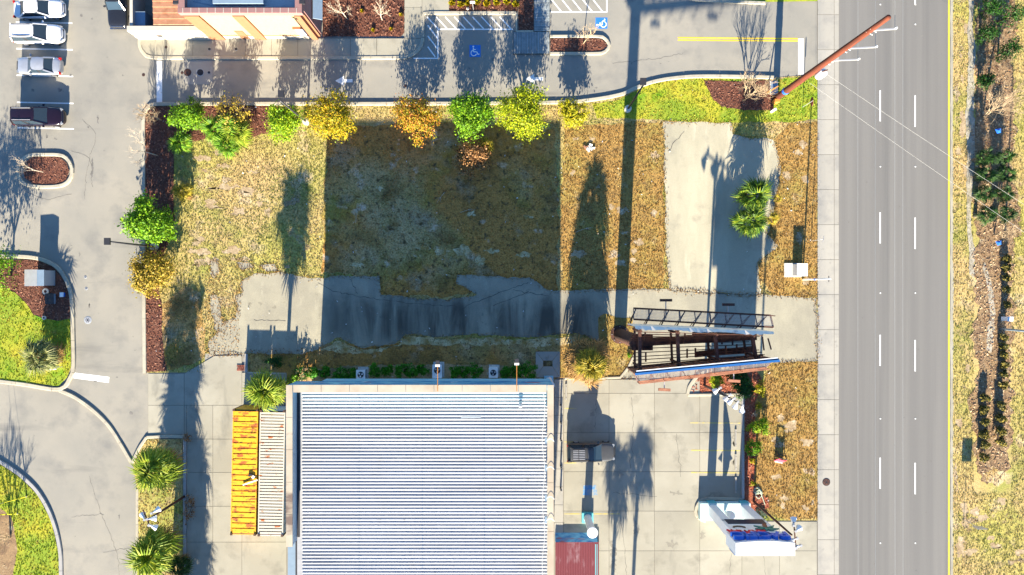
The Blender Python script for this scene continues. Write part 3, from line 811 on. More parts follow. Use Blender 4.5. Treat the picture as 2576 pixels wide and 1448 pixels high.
def edge_tufts(name, polys, per_m, mat, label, hgt=0.08, z=0.045):
    xs, ys = [], []
    for pl in polys:
        n = len(pl)
        for i in range(n):
            a, b = Vector(pl[i]), Vector(pl[(i + 1) % n])
            k = max(1, int((b - a).length * per_m))
            for _ in range(k):
                if RNG.random() < 0.75:
                    q = a + (b - a) * RNG.random()
                    g = abs(RNG.gauss(0, 0.16)) * (1 if RNG.random() < 0.5 else -1)
                    d = (b - a).normalized()
                    q = q + Vector((-d.y, d.x)) * g
                    xs.append(q.x); ys.append(q.y)
    x = np.array(xs); y = np.array(ys)
    x = np.repeat(x, 3) + NR.normal(0, 0.03, len(x) * 3); y = np.repeat(y, 3) + NR.normal(0, 0.03, len(y) * 3)
    n = len(x)
    a = NR.uniform(0, 6.28, n); la = NR.uniform(0, 6.28, n)
    h = hgt * NR.uniform(0.4, 1.3, n); w = 0.035 * NR.uniform(0.5, 1.3, n); ll = h * NR.uniform(0.2, 1.2, n)
    v = np.empty((n, 3, 3))
    v[:, 0] = np.stack([x - np.cos(a) * w, y - np.sin(a) * w, np.full(n, z - 0.02)], 1)
    v[:, 1] = np.stack([x + np.cos(a) * w, y + np.sin(a) * w, np.full(n, z - 0.02)], 1)
    v[:, 2] = np.stack([x + np.cos(la) * ll, y + np.sin(la) * ll, z + h], 1)
    o = link(name, np_mesh(name, v.reshape(-1, 3), np.arange(n * 3).reshape(-1, 3), mat))
    return tag(o, label, 'grass', kind='stuff')
edge_tufts('edge_grass', paves, 26, M['brown_blade'], 'dry grass creeping over the edges of the old pavement')
tag(chips('litter', [lot_poly], 0.10, 0.06, M['litter'], z=0.07), 'white scraps of litter scattered over the vacant lot', 'litter', kind='stuff')
tag(chips('fallen_leaves', [GP([(515, 690), (610, 690), (600, 900), (515, 900)]), GP([(620, 880), (1500, 850), (1500, 900), (620, 920)])], 22, 0.05, M['leaf_litter'], z=0.045), 'brown fallen leaves on the old pavement', 'leaves', kind='stuff')

# ------------------------------------------------------------------ concrete, slab by slab
def slabs(name, cells, mat, z=0.05, gap=0.018, base=None):
    """cells: plan rectangles (x0,y0,x1,y1) or polygons"""
    xs = [p for c in cells for p in (c if isinstance(c, list) else [(c[0], c[1]), (c[2], c[3])])]
    b = MB()
    root = None
    polys = []
    for c in cells:
        pts = c if isinstance(c, list) else [(c[0], c[1]), (c[2], c[1]), (c[2], c[3]), (c[0], c[3])]
        polys.append(GP(pts))
    for pl in polys:
        b.sheet(pl, z - 0.02)
    root = struct(name, b, M['joint'])
    for pl in polys:
        cx = sum(p[0] for p in pl) / len(pl)
        cy = sum(p[1] for p in pl) / len(pl)
        ins = []
        for x, y in pl:
            d = Vector((cx - x, cy - y))
            ins.append((x + math.copysign(gap, d.x), y + math.copysign(gap, d.y)))
        MB().prism(ins, z - 0.06, z + RNG.uniform(-0.003, 0.003)).build('slab', M[mat], root)
    return root
gx = [1418, 1532, 1646, 1760, 1866]
gy = [955, 990, 1089, 1187, 1286, 1386, 1486, 1586]
cells = [(gx[i], gy[j], gx[i + 1], gy[j + 1]) for i in range(4) for j in range(7) if not (i == 3 and j == 0)]
cells += [(1866, 1312, 1960, 1386), (1960, 1312, 2055, 1386)] + [(a, b, a + 94.5, b + 100) for a in (1866, 1960.5) for b in (1386, 1486)]
PARK = slabs('concrete_car_park', cells, 'concrete', 0.056)
slabs('store_walk', [(1394, y, 1417, y + 45) for y in range(955, 1345, 45)], 'walk', 0.075)
lx, ly = [470, 536, 609, 722], [1020, 1105, 1189, 1274, 1364, 1455, 1545]
slabs('service_apron', [(lx[i], ly[j], lx[i + 1], ly[j + 1]) for i in range(3) for j in range(6)]
      + [(373, 940, 464, 1020), (373, 1020, 464, 1094), (464, 1020, 470, 1094), [(464, 940), (515, 910), (540, 896), (609, 894), (609, 1020), (464, 1020)], (609, 938, 722, 1020)], 'concrete', 0.05)
yy = -40
cells = []
for k, y in enumerate(list(range(-50, 1500, 88))):
    cells += [(2056, y, 2098, y + 88), (2098, y, 2110, y + 88)]
slabs('sidewalk', cells, 'walk', 0.05)
# walk along the restaurant and the paths beside it
wx = list(range(420, 1020, 66))
cells = [[(352, 100), (420, 100), (420, 143), (385, 143), (366, 135), (354, 118)]] + [(x, 98, min(x + 66, 1017), 143) for x in wx[:-1]] + [(948, 98, 1017, 143)]
cells += [[(1017, 98), (1062, 98), (1058, 118), (1042, 136), (1017, 143)], (1018, -60, 1062, 20), (1018, 20, 1062, 98), (1062, -60, 1130, 36)]
slabs('restaurant_walk', cells, 'concrete', 0.10)
slabs('utility_slab', [[(496, 152), (535, 152), (535, 205), (525, 213), (470, 213), (463, 205), (463, 152), (490, 152)]], 'walk', 0.012, 0.004)
M['timber'] = surf('grey_deck', (0.27, 0.30, 0.30), [((0.20, 0.23, 0.24), 2, 0.4, 0.65)], 0.9, grain=0.1, island=0.12)
deck = struct('grooved_ramp', MB().sheet(GP([(1291, 80), (1343, 80), (1343, -60), (1383, -60), (1383, 139), (1291, 139)]), 0.06), M['joint'])
for i in range(34):
    y = -56 + i * 4
    MB().prism(GP([(1344, y), (1382.5, y), (1382.5, y + 3.3), (1344, y + 3.3)]), 0.05, 0.09).build('board', M['timber'], deck)
for i in range(22):
    x = 1292 + i * 4.1
    MB().prism(GP([(x, 82), (x + 3.4, 82), (x + 3.4, 136), (x, 136)]), 0.05, 0.088).build('board', M['timber'], deck)

# ------------------------------------------------------------------ kerbs
kerb([(365, 940), (363, 700), (362, 420), (362, 305), (366, 282), (380, 268), (410, 263), (700, 262), (1000, 262), (1380, 259), (1480, 253), (1560, 239), (1600, 222), (1650, 205), (1720, 195), (1800, 193), (1948, 196)], 0.36, 0.16)
kerb([(115, 390), (160, 393), (180, 415), (182, 440), (168, 462), (140, 470), (92, 470), (62, 462), (48, 440), (50, 415), (72, 393)], 0.34, 0.17, True)
kerb([(-60, 644), (0, 645), (70, 647), (110, 655), (148, 676), (172, 715), (182, 760), (185, 850), (186, 920), (178, 950), (150, 979), (60, 967), (-60, 952)], 0.38, 0.16)
kerb([(150, 982), (190, 1000), (235, 1032), (275, 1072), (305, 1118), (333, 1166)], 0.34, 0.13)
kerb([(333, 1166), (350, 1130), (370, 1100)], 0.30, 0.15)
kerb([(370, 1100), (420, 1098), (466, 1099)], 0.30, 0.15)
kerb([(466, 1100), (466, 1300), (466, 1600)], 0.30, 0.15, mat='kerb_grey')
kerb([(346, 1230), (346, 1400), (346, 1700)], 0.28, 0.12)
kerb([(-60, 1124), (0, 1160), (50, 1193), (95, 1236), (130, 1298), (150, 1370), (155, 1448), (155, 1700)], 0.38, 0.16, mat='kerb_grey')
kerb([(352, 100), (353, 118), (364, 136), (388, 146), (500, 147), (800, 147), (1000, 146), (1035, 140), (1056, 122), (1063, 100), (1064, 42), (1072, 35), (1120, 34), (1200, 34), (1298, 34)], 0.34, 0.15)
kerb([(1299, 34), (1299, 80), (1342, 80)], 0.2, 0.14, smooth=False)
kerb([(1384, 93), (1500, 93), (1522, 99), (1532, 115), (1522, 131), (1500, 136), (1384, 136)], 0.30, 0.17)
kerb([(1735, -3), (1765, 2), (1925, 9)], 0.3, 0.15)
kerb([(1729, 992), (1735, 970), (1760, 942), (1800, 926)], 0.34, 0.15, z0=0.03)
kerb([(1730, 994), (1800, 993), (1866, 993)], 0.26, 0.15, smooth=False, z0=0.03)
kerb([(1868, 994), (1868, 1255)], 0.28, 0.18, smooth=False, mat='kerb_grey', z0=0.03)
kerb([(1868, 1256), (1790, 1254), (1765, 1258), (1752, 1272), (1750, 1290), (1758, 1304), (1775, 1312)], 0.30, 0.18, z0=0.03)
kerb([(1595, 893), (1580, 925), (1560, 950), (1480, 953), (1420, 953)], 0.22, 0.12, smooth=False, z0=0.03)
kerb([(620, 890), (620, 938)], 0.30, 0.14, smooth=False, mat='kerb_grey', z0=0.03)
kerb([(622, 938), (720, 940)], 0.14, 0.12, smooth=False, z0=0.03)

# ------------------------------------------------------------------ painted markings (parts of what they are painted on)
def mark(name, pts, mat, parent, z):
    return MB().sheet(GP(pts), z).build(name, M[mat], parent)
def seg(name, a, b, w, mat, parent, z):
    a, b = Vector(a), Vector(b)
    n = Vector((-(b - a).y, (b - a).x)).normalized() * w / 2
    return mark(name, [a + n, b + n, b - n, a - n], mat, parent, z)
for i, y in enumerate((58, 125, 192, 260, 324)):
    seg('parking_line', (40 + i * 1.0, y - 2), (182 + i, y + 1), 3.2, 'white_line', LOT, 0.005)
for y in (-80, 228, 535, 843, 1152, 1460):
    seg('lane_dash', (2214, y), (2214, y + 78), 3.3, 'white_line', ROAD, 0.009)
    seg('lane_dash', (2302, y + 13), (2302, y + 92), 3.3, 'white_line', ROAD, 0.009)
seg('edge_line', (2387, -2600), (2387, 4000), 4.2, 'yellow_line', ROAD, 0.009)
mark('gravel_edge', jag([(2391.5, -60), (2397, -60), (2398, 1500), (2391.5, 1500)], 1.2, 6, 3), 'concrete', ROAD, 0.008)
for y in (12, 62, 420, 738, 1054, 1367):
    for x in (2214, 2302):
        MB().box((*G(x + 0.5, y), 0.016), (0.12, 0.12, 0.022)).build('road_stud', M['white_line'], ROAD)
mark('stop_bar', [(394, 154), (408, 154), (408, 258), (394, 258)], 'white_line', LOT, 0.005)
mark('stop_bar', [(2008, 98), (2022, 98), (2022, 188), (2008, 188)], 'white_line', LOT, 0.005)
mark('stop_bar', [(187, 938), (275, 949), (274, 964), (184, 952)], 'white_line', LOT, 0.005)
seg('centre_line', (1705, 95.5), (2007, 98), 3.4, 'yellow_line', LOT, 0.005)
seg('centre_line', (1705, 101.5), (2007, 104), 3.4, 'yellow_line', LOT, 0.005)
for ax, ay in ((843, 204), (1322, 199)):
    mark('direction_arrow', [(ax, ay), (ax + 22, ay - 12), (ax + 22, ay - 4), (ax + 44, ay - 4), (ax + 44, ay + 4), (ax + 22, ay + 4), (ax + 22, ay + 12)], 'white_line', LOT, 0.005)
# hatched zones
for i in range(9):
    x = 1088 + i * 22.9
    seg('hatch_stripe', (x - 14, 43), (x + 14, 73), 3.0, 'white_line', LOT, 0.005)
seg('hatch_border', (1102, 74.5), (1290, 74.5), 3.0, 'white_line', LOT, 0.006)
seg('hatch_border', (1101.5, 75), (1101.5, 147), 3.0, 'white_line', LOT, 0.006)
seg('hatch_border', (1040, 147.5), (1102, 147.5), 3.0, 'white_line', LOT, 0.0055)
for i in range(3):
    y = 64 + i * 27
    x0 = 1076 - (0 if i < 3 else 12)
    seg('hatch_stripe', (x0, y), (1100 - (0 if i < 2 else 5 * (i - 1)), y + 32 - (0 if i < 2 else 6 * (i - 1))), 3.0, 'white_line', LOT, 0.005)
for i in range(5):
    x = 1388 + i * 26
    seg('hatch_stripe', (x, 0), (x + 24, 30), 3.0, 'white_line', LOT, 0.005)
seg('hatch_border', (1386, 31), (1526, 31), 3.0, 'white_line', LOT, 0.006)
seg('hatch_border', (1526.5, -40), (1526.5, 32), 3.0, 'white_line', LOT, 0.0065)
def wheelchair(cx, cy, rot, name='accessible_marking'):
    R = Matrix.Rotation(rot, 2)
    def T(x, y):
        v = R @ Vector((x, y))
        return G(cx + v.x, cy + v.y)
    sq = MB().sheet([T(-14, -15), (T(14, -15)), T(14, 15), T(-14, 15)], 0.005).build(name, M['blue_line'], LOT)
    mb = MB()
    z = 0.009
    disc = [T(-4.2 + 2.2 * math.cos(t * math.pi / 5), -11 + 2.2 * math.sin(t * math.pi / 5)) for t in range(10)]
    mb.sheet(disc, z)
    def line(a, b, w=2.6):
        a, b = Vector(a), Vector(b)
        n = Vector((-(b - a).y, (b - a).x)).normalized() * w / 2
        mb.sheet([T(*(a + n)), T(*(b + n)), T(*(b - n)), T(*(a - n))], z + 0.0003 * (len(mb.f) % 7))
    line((-4.2, -8), (-4.2, 2)); line((-4.2, -3.5), (2, -3.5), 2.2); line((-4.2, 2), (4, 2)); line((4, 2), (8, 9)); line((8, 9), (11, 7.5), 2.2)
    for k in range(11):
        a0, a1 = math.radians(20 + k * 21), math.radians(20 + (k + 1) * 21)
        mb.sheet([T(-3 + r * math.cos(a), 5 + r * math.sin(a)) for r, a in ((8.2, a0), (8.2, a1), (6.2, a1), (6.2, a0))], z)
    mb.build('wheelchair_symbol', M['white_line'], sq)
wheelchair(1195, 129, 0)
wheelchair(1513, 59, math.radians(-90))
for y, x0, x1 in ((1064, 1736, 1862), (1133, 1738, 1862), (1189, 1738, 1862)):
    seg('stall_line', (x0, y), (x1, y + 1), 3.0, 'faded_yellow', PARK, 0.0605)
for y in (1028, 1112, 1165, 1293):
    seg('stall_line', (1419, y), (1450 if y < 1200 else 1560, y), 2.6, 'faded_yellow', PARK, 0.0605)
mark('faded_blue_marking', jag([(1468, 1220), (1500, 1220), (1503, 1246), (1466, 1246)], 1.0, 4, 1), 'faded_blue', PARK, 0.0605)
# dark rubber and oil stains, tar-filled cracks
def crack(pts, parent, z, w=0.05):
    p = smooth_path(GP(pts), 0.25)
    p = [q + Vector((RNG.gauss(0, 0.05), RNG.gauss(0, 0.05))) for q in p]
    mb = MB()
    for i in range(len(p) - 1):
        d = (p[i + 1] - p[i])
        n = Vector((-d.y, d.x)).normalized() * w / 2 * RNG.uniform(0.5, 1.2)
        mb.quad((*(p[i] + n), z), (*(p[i] - n), z), (*(p[i + 1] - n), z), (*(p[i + 1] + n), z))
    return mb.build('crack', M['black_mark'], parent)
for c in ([(1590, 1000), (1592, 1100), (1585, 1180)], [(1700, 1090), (1706, 1140), (1712, 1200)], [(1555, 1290), (1566, 1340), (1572, 1400), (1576, 1448)], [(1540, 1240), (1600, 1245), (1650, 1250)], [(1500, 1000), (1497, 1080)],
          [(1840, 1390), (1834, 1448)], [(1920, 1390), (1925, 1448)]):
    crack(c, PARK, 0.0612, 0.03)
for c in ([(225, 1200), (250, 1280), (290, 1380), (300, 1448)], [(180, 1300), (260, 1295)], [(260, 1390), (345, 1375)], [(205, 300), (240, 340), (220, 420), (212, 500)], [(1540, 160), (1640, 150), (1720, 135)], [(180, 380), (225, 400), (232, 470)], [(60, 480), (110, 500), (180, 490)]):
    crack(c, LOT, 0.006, 0.028)
for c in ([(800, 712), (850, 735), (940, 752), (1050, 765), (1160, 772)], [(1160, 775), (1250, 740), (1330, 712)], [(1510, 732), (1650, 728)], [(640, 806), (720, 808)], [(1290, 730), (1380, 745)], [(1240, 770), (1330, 735)], [(1680, 732), (1790, 738), (1910, 742)], [(530, 884), (610, 888)], [(1720, 330), (1680, 380)], [(880, 700), (900, 740)]):
    crack(c, LOT, 0.0455, 0.05)

# oil drips, tyre scuffs and damp stains
M['oil'] = surf('oil_stain', (0.135, 0.128, 0.115), [((0.19, 0.18, 0.16), 2.5, 0.42, 0.62)], 0.8, grain=0.2, gscale=14)
M['damp'] = surf('damp_concrete', (0.21, 0.195, 0.155), [((0.265, 0.245, 0.195), 1.2, 0.42, 0.66)], 0.85, grain=0.12, gscale=12)
def stain(x, y, w, h, parent, z, mat='oil', n=14, amp=0.12):
    pl = [(x + w * math.cos(k * 2 * math.pi / n) * RNG.uniform(0.5, 1.1), y + h * math.sin(k * 2 * math.pi / n) * RNG.uniform(0.5, 1.1)) for k in range(n)]
    MB().sheet(jag(GP(pl), amp, 0.12, int(x + y)), z).build('stain', M[mat], parent)
for k, (x, y, w, h) in enumerate([(82, 228, 6, 5), (150, 226, 8, 6), (118, 345, 3, 5), (140, 350, 4, 3), (205, 40, 5, 3), (232, 48, 4, 2), (178, 190, 4, 3), (270, 145, 3, 2), (262, 380, 3, 2), (222, 320, 3, 3), (345, 85, 2, 2), (1240, 150, 5, 4), (1180, 172, 4, 3), (200, 640, 2, 8), (225, 770, 2, 6), (60, 170, 3, 2),
        (232, 420, 3, 26), (246, 300, 2, 14), (300, 1300, 2, 9), (330, 1040, 6, 5), (240, 960, 4, 2), (1500, 222, 3, 2)]):
    stain(x, y, w, h, LOT, 0.0052 + 0.00004 * k)
for k, (x, y, w, h) in enumerate([(1543, 1400, 9, 40), (1600, 1330, 7, 26), (1560, 1190, 8, 12), (1700, 1240, 16, 9), (1800, 1245, 30, 9), (1690, 1370, 20, 12), (1490, 1040, 12, 6), (1845, 1110, 4, 16), (1845, 1165, 4, 12), (1765, 1345, 10, 14)]):
    stain(x, y, w, h, PARK, 0.0598 + 0.00004 * k, 'damp', amp=0.3)
for k, (x, y) in enumerate([(2150, 225), (2250, 340), (2180, 460), (2262, 520), (2135, 560), (2170, 800), (2310, 880), (2370, 1190), (2332, 1160), (2342, 1160), (2250, 1120), (2160, 1300), (2330, 1290), (2288, 700), (2360, 620), (2140, 1010), (2200, 1420), (2320, 90), (2240, 45), (2175, 130)]):
    stain(x, y, 2.2, 2.6, ROAD, 0.0085, 'oil', 9, 0.03)
# ------------------------------------------------------------------ more paint
M['roof_white'] = surf('white_roof_metal', (0.58, 0.58, 0.575), [((0.45, 0.45, 0.45), 0.6, 0.45, 0.7, (0.15, 2, 1)), ((0.36, 0.34, 0.31), 0.35, 0.60, 0.76, (0.12, 1, 1)), ((0.30, 0.28, 0.24), 1.2, 0.66, 0.76)], 0.5, spec=0.3, island=0.14)
M['roof_pan_shade'] = surf('shade_toned_roof_pan', (0.35, 0.35, 0.355), [((0.25, 0.255, 0.26), 0.5, 0.45, 0.7, (0.2, 1.5, 1)), ((0.20, 0.19, 0.17), 0.3, 0.60, 0.76)], 0.55, spec=0.3)  # pans darker than the sun-facing ribs; stripe shading put into the colour
M['coping'] = surf('tan_coping', (0.36, 0.30, 0.22), [((0.43, 0.37, 0.28), 0.5, 0.4, 0.6), ((0.14, 0.10, 0.08), 0.28, 0.58, 0.66, (0.5, 1, 1))], 0.8)
M['coping_orange'] = paint('orange_coping', (0.55, 0.16, 0.06), 0.7)
M['white_paint'] = paint('white_paint', (0.78, 0.78, 0.76), 0.5)
M['grey_metal'] = paint('grey_metal', (0.38, 0.42, 0.45), 0.5, 0.2)
M['blue_metal'] = paint('blue_grey_metal', (0.22, 0.30, 0.38), 0.5, 0.2)
M['dark_metal'] = paint('dark_metal', (0.035, 0.035, 0.04), 0.5, 0.2)
M['rust'] = surf('rust', (0.10, 0.045, 0.032), [((0.05, 0.026, 0.02), 3, 0.4, 0.62), ((0.17, 0.08, 0.05), 1.5, 0.58, 0.72)], 0.8, world=False)
M['rust_light'] = surf('rust_light', (0.32, 0.16, 0.10), [((0.18, 0.08, 0.05), 2, 0.4, 0.62)], 0.8, world=False)
M['pole_red'] = surf('weathered_red_timber', (0.135, 0.034, 0.016), [((0.08, 0.024, 0.014), 2.0, 0.45, 0.65, (4, 4, 0.3))], 0.85, world=False, grain=0.12, gscale=14)
M['galv'] = paint('galvanised_steel', (0.50, 0.50, 0.50), 0.45, 0.5)
M['wire'] = paint('aluminium_wire', (0.30, 0.30, 0.29), 0.6, 0.0)
M['orange_paint'] = paint('orange_paint', (0.55, 0.22, 0.04), 0.6)
M['glass'] = paint('dark_glass', (0.025, 0.04, 0.055), 0.06, 0.0, 0.6)
M['lens'] = paint('lamp_lens', (0.70, 0.72, 0.74), 0.25)
M['concrete_plain'] = surf('cast_concrete', (0.55, 0.53, 0.48), [((0.40, 0.38, 0.33), 4, 0.5, 0.7)], 0.9, world=False)
# sea mural: blue bands with drifting shapes
def mural(name):
    m, nt, b = nodes_of(name)
    co = stretch(nt, 0.5, 1, 2.2)
    n1 = ramp(nt, noise(nt, 0.9, 5, 0.6, vec=co, dist=1.2), 0.40, 0.62)
    col = mixc(nt, n1, (0.03, 0.16, 0.36), (0.20, 0.48, 0.58))
    n2 = ramp(nt, noise(nt, 0.55, 3, 0.5, vec=stretch(nt, 0.5, 1, 1.6)), 0.64, 0.68)
    col = mixc(nt, n2, col, (0.30, 0.14, 0.17))
    n3 = ramp(nt, noise(nt, 1.4, 3, 0.5, vec=stretch(nt, 0.6, 1, 2.0)), 0.66, 0.70)
    col = mixc(nt, n3, col, (0.62, 0.70, 0.72))
    nt.links.new(col, b.inputs['Base Color'])
    b.inputs['Roughness'].default_value = 0.7
    return m
M['mural'] = mural('sea_mural')
M['pale_blue'] = paint('pale_blue_paint', (0.25, 0.50, 0.62), 0.6)
M['teal'] = paint('teal_paint', (0.10, 0.42, 0.46), 0.6)
M['pale_teal'] = paint('pale_teal_paint', (0.50, 0.66, 0.64), 0.6)
M['red_roof'] = surf('faded_red_sheet', (0.16, 0.035, 0.045), [((0.30, 0.20, 0.22), 0.8, 0.55, 0.72, (1, 0.4, 1))], 0.6, grain=0.1)

# ------------------------------------------------------------------ the store with the ribbed white roof
ZT, ZR = 8.5, 7.0
xw, xe = P(722, 0, ZT).x, P(1391, 0, ZT).x
yn = P(0, 970, ZT).y
ys = -36.0
y_step = P(0, 1376, ZT).y
store = thing('retail_store', 'long store with a ribbed white metal roof, tan parapet and sea mural', 'store', ((xw + xe) / 2, (yn + ys) / 2, 0))
SO = Vector(store.location)
def sp(mb, name, mat, parent=None, smooth=False):
    """a part of the store, given in plan coordinates"""
    o = mb.build(name, M[mat], parent or store, smooth)
    if parent is None:
        o.location = -SO
    return o
wall_n = yn - 0.75
sp(MB().box(((xw + xe) / 2, (wall_n + ys) / 2, ZR / 2 - 0.4), (xe - xw - 0.7, wall_n - ys - 0.3, ZR - 0.8)), 'wall', 'white_paint')
# north fascia carried on the wall: pale band below, mural above
fl = 4.4
sp(MB().box(((xw + xe) / 2, yn - 0.2, (fl + 1.5 + ZT) / 2 - 0.02), (xe - xw, 0.4, ZT - fl - 1.5 - 0.04)), 'mural_fascia', 'mural')
sp(MB().box(((xw + xe) / 2 + 1.15, yn - 0.185, fl + 0.73), (xe - xw - 2.4, 0.43, 1.46)), 'lower_fascia', 'pale_blue')
sp(MB().box(((xw + xe) / 2, yn - 0.56, fl + 0.1), (xe - xw - 0.6, 0.32, 0.2)), 'soffit', 'white_paint')
# parapets west and east
sp(MB().box((xw + 0.2, (yn - 0.41 + y_step) / 2, ZR + (ZT - ZR) / 2 - 0.1), (0.4, yn - 0.41 - y_step, ZT - ZR + 0.1)), 'parapet', 'blue_metal')
sp(MB().box((xe - 0.2, (yn - 0.41 + ys) / 2, (4.0 + ZT) / 2 - 0.03), (0.36, yn - 0.41 - ys, ZT - 4.0)), 'parapet', 'white_paint')
cop = []
n_c = 9
cw = (xe - xw - 1.1) / n_c
for i in range(n_c):
    sp(MB().box((xw + 0.55 + cw * (i + 0.5), yn - 0.29, ZT + 0.03), (cw - 0.03, 0.66, 0.08)), 'coping', 'coping')
for i in range(5):
    L = (yn + 0.04 - y_step) / 5
    sp(MB().box((xw + 0.22, yn + 0.04 - L * (i + 0.5), ZT + 0.03), (0.56, L - 0.03, 0.08)), 'coping', 'coping')
for i in range(6):
    L = 4.3
    yb = yn + 0.04 - L * (i + 0.5)
    sp(MB().box((xe - 0.22, yb, ZT + 0.03), (0.56, L - 0.03, 0.08)), 'coping', 'coping' if yb > -25.5 else 'coping_orange')
# roof deck and ribs
rx0, rx1 = xw + 0.42, xe - 0.42
ry0 = yn - 0.42
deck_o = sp(MB().box(((rx0 + rx1) / 2, (ry0 + ys) / 2, ZR - 0.06), (rx1 - rx0, ry0 - ys, 0.1)), 'roof_deck', 'roof_pan_shade')
rib_len = rx1 - rx0 - 0.5
hw = 0.085
rib_v = [(-rib_len / 2, -hw, 0), (-rib_len / 2, -0.035, 0.08), (-rib_len / 2, 0.035, 0.08), (-rib_len / 2, hw, 0)]
rib_v += [(rib_len / 2, y, z) for _, y, z in rib_v]
rib_me = MB().add(rib_v, [(0, 1, 5, 4), (1, 2, 6, 5), (2, 3, 7, 6), (0, 3, 2, 1), (4, 5, 6, 7)]).mesh('roof_rib', M['roof_white'])
k = 0
y = ry0 - 0.45
while y > -30.5:
    o = link('roof_rib', rib_me, deck_o)
    o.location = ((rx0 + rx1) / 2 + 0.22 + RNG.uniform(-0.03, 0.03), y, ZR - 0.011)
    y -= 0.302
for fx in (rx0 + 5.6, rx0 + 11.3, rx0 + 16.9):
    lap = MB()
    yy_ = ry0 - 0.45
    while yy_ > -30.5:
        lap.box((fx, yy_ - 0.151, ZR + 0.001), (0.05, 0.12, 0.02))
        lap.box((fx, yy_, ZR + 0.072), (0.05, 0.09, 0.012))
        yy_ -= 0.302
    sp(lap, 'sheet_lap', 'grey_metal')
for (vx, vy) in ((1309, 1020),):
    q = P(vx, vy, ZR)
    sp(MB().lathe((q.x, q.y, ZR), [(0.14, 0), (0.12, 0.3), (0.2, 0.32), (0.18, 0.42), (0.03, 0.46)], 12), 'roof_vent', 'galv')
for fx in (rx0 + 5.2, rx0 + 10.6, rx0 + 16.0):
    sp(MB().box((fx, ry0 - 0.12, ZR + 0.15), (0.5, 0.25, 0.4)), 'scupper_box', 'grey_metal')
sp(MB().box((rx0 + 0.13, (ry0 + y_step) / 2, ZR + 0.01), (0.22, ry0 - y_step - 0.6, 0.06)), 'gutter', 'dark_metal')
sp(MB().bar((rx0 + 14.8, P(0, 1051, ZR).y, ZR + 0.06), (rx0 + 16.6, P(0, 1050, ZR).y, ZR + 0.06), 0.12, 0.04), 'roof_patch', 'grey_metal')
# cable clipped along the east edge of the roof
cab = MB()
pts = [Vector((rx1 - 0.35 + 0.12 * math.sin(i * 0.9), ry0 - 0.5 - i * 0.8, ZR + 0.08)) for i in range(22)]
for a, b in zip(pts, pts[1:]):
    cab.tube(a, b, 0.018, n=5)
sp(cab, 'roof_cable', 'white_paint')
for yy in (1180, 1255, 1110, 1310):
    q = P(1386, yy, ZT)
    bx = MB().box((q.x - 0.42, q.y, ZT - 0.25), (0.22, 0.5, 0.35))
    c = sp(bx, 'junction_box', 'blue_metal')
    cb = MB()
    for t in range(6):
        a0, a1 = t * 0.45, (t + 1) * 0.45
        cb.tube((q.x - 0.4 + 0.7 * a0 / 2.7, q.y + 0.25 * math.sin(a0 * 1.2), ZT + 0.1 + 0.12 * math.sin(a0)), (q.x - 0.4 + 0.7 * a1 / 2.7, q.y + 0.25 * math.sin(a1 * 1.2), ZT + 0.1 + 0.12 * math.sin(a1)), 0.016, n=5)
    sp(cb, 'cable_loop', 'white_paint')
# lamps on outrigger arms
for lx_, ly0, ly1 in ((1101, 985, 914), (1300, 985, 910)):
    a, b = P(lx_, ly0, ZT + 0.25), P(lx_, ly1, ZT + 0.05)
    arm = MB().tube(a, b, 0.035, n=6)
    ao = sp(arm, 'lamp_arm', 'orange_paint')
    head = MB().box((b.x, b.y + 0.05, b.z + 0.02), (0.34, 0.36, 0.16))
    h_ = head.build('lamp_head', M['dark_metal'], ao)
    MB().box((b.x, b.y - 0.22, b.z + 0.04), (0.4, 0.2, 0.06)).build('lamp_bracket', M['white_paint'], ao)
# small wall lamp and lower wing at the south-west
sw0 = P(700, 1376, 5.2)
sp(MB().box((xw - 0.15, (y_step - 0.3 + ys) / 2, 2.6), (1.7, y_step - 0.3 - ys, 5.2)), 'side_wing', 'blue_metal')
sp(MB().box((xw - 0.55, (y_step - 0.3 + ys) / 2, 5.24), (0.9, y_step - 0.3 - ys, 0.06)), 'wing_roof', 'blue_metal')
sp(MB().box((xw + 0.05, (y_step - 0.5 + ys) / 2, 5.6), (0.25, y_step - 0.5 - ys, 0.7)), 'valley_gutter', 'dark_metal')
# low red sheet covering with a painted slope on the east side, white column
cz = 0.55
cx0, cx1 = P(1397, 0, cz).x, P(1503, 0, cz).x
cyn = P(0, 1364, cz).y
sp(MB().add([(cx0, cyn + 0.75, 0.08), (cx1, cyn + 0.75, 0.08), (cx1, cyn, cz + 0.05), (cx0, cyn, cz + 0.05), (cx0, cyn, 0.0), (cx1, cyn, 0.0), (cx0, cyn + 0.75, 0.0), (cx1, cyn + 0.75, 0.0)], [(1, 0, 3, 2), (0, 1, 7, 6), (1, 2, 5, 7), (0, 6, 4, 3), (2, 3, 4, 5)]), 'ramp_mural', 'mural')
sp(MB().box((cx1 - 0.12, (cyn - 0.24 + ys) / 2, 0.26), (0.24, cyn - 0.24 - ys, 0.5)), 'ramp_side', 'teal')
cr = MB()
nrib = 26
pw = (cx1 + 0.15 - cx0) / nrib
for i in range(nrib):
    a = cx0 + i * pw
    zc_ = cz + 0.02 - 0.1 * i / nrib
    cr.add([(a, cyn - 0.02, zc_), (a + pw * 0.35, cyn - 0.02, zc_ + 0.05), (a + pw * 0.65, cyn - 0.02, zc_ + 0.05), (a + pw, cyn - 0.02, zc_ - 0.006),
            (a, ys, zc_), (a + pw * 0.35, ys, zc_ + 0.05), (a + pw * 0.65, ys, zc_ + 0.05), (a + pw, ys, zc_ - 0.006)], [(0, 4, 5, 1), (1, 5, 6, 2), (2, 6, 7, 3)])
sp(cr, 'ramp_sheet', 'red_roof')
cb_ = P(1477, 1300, 0)
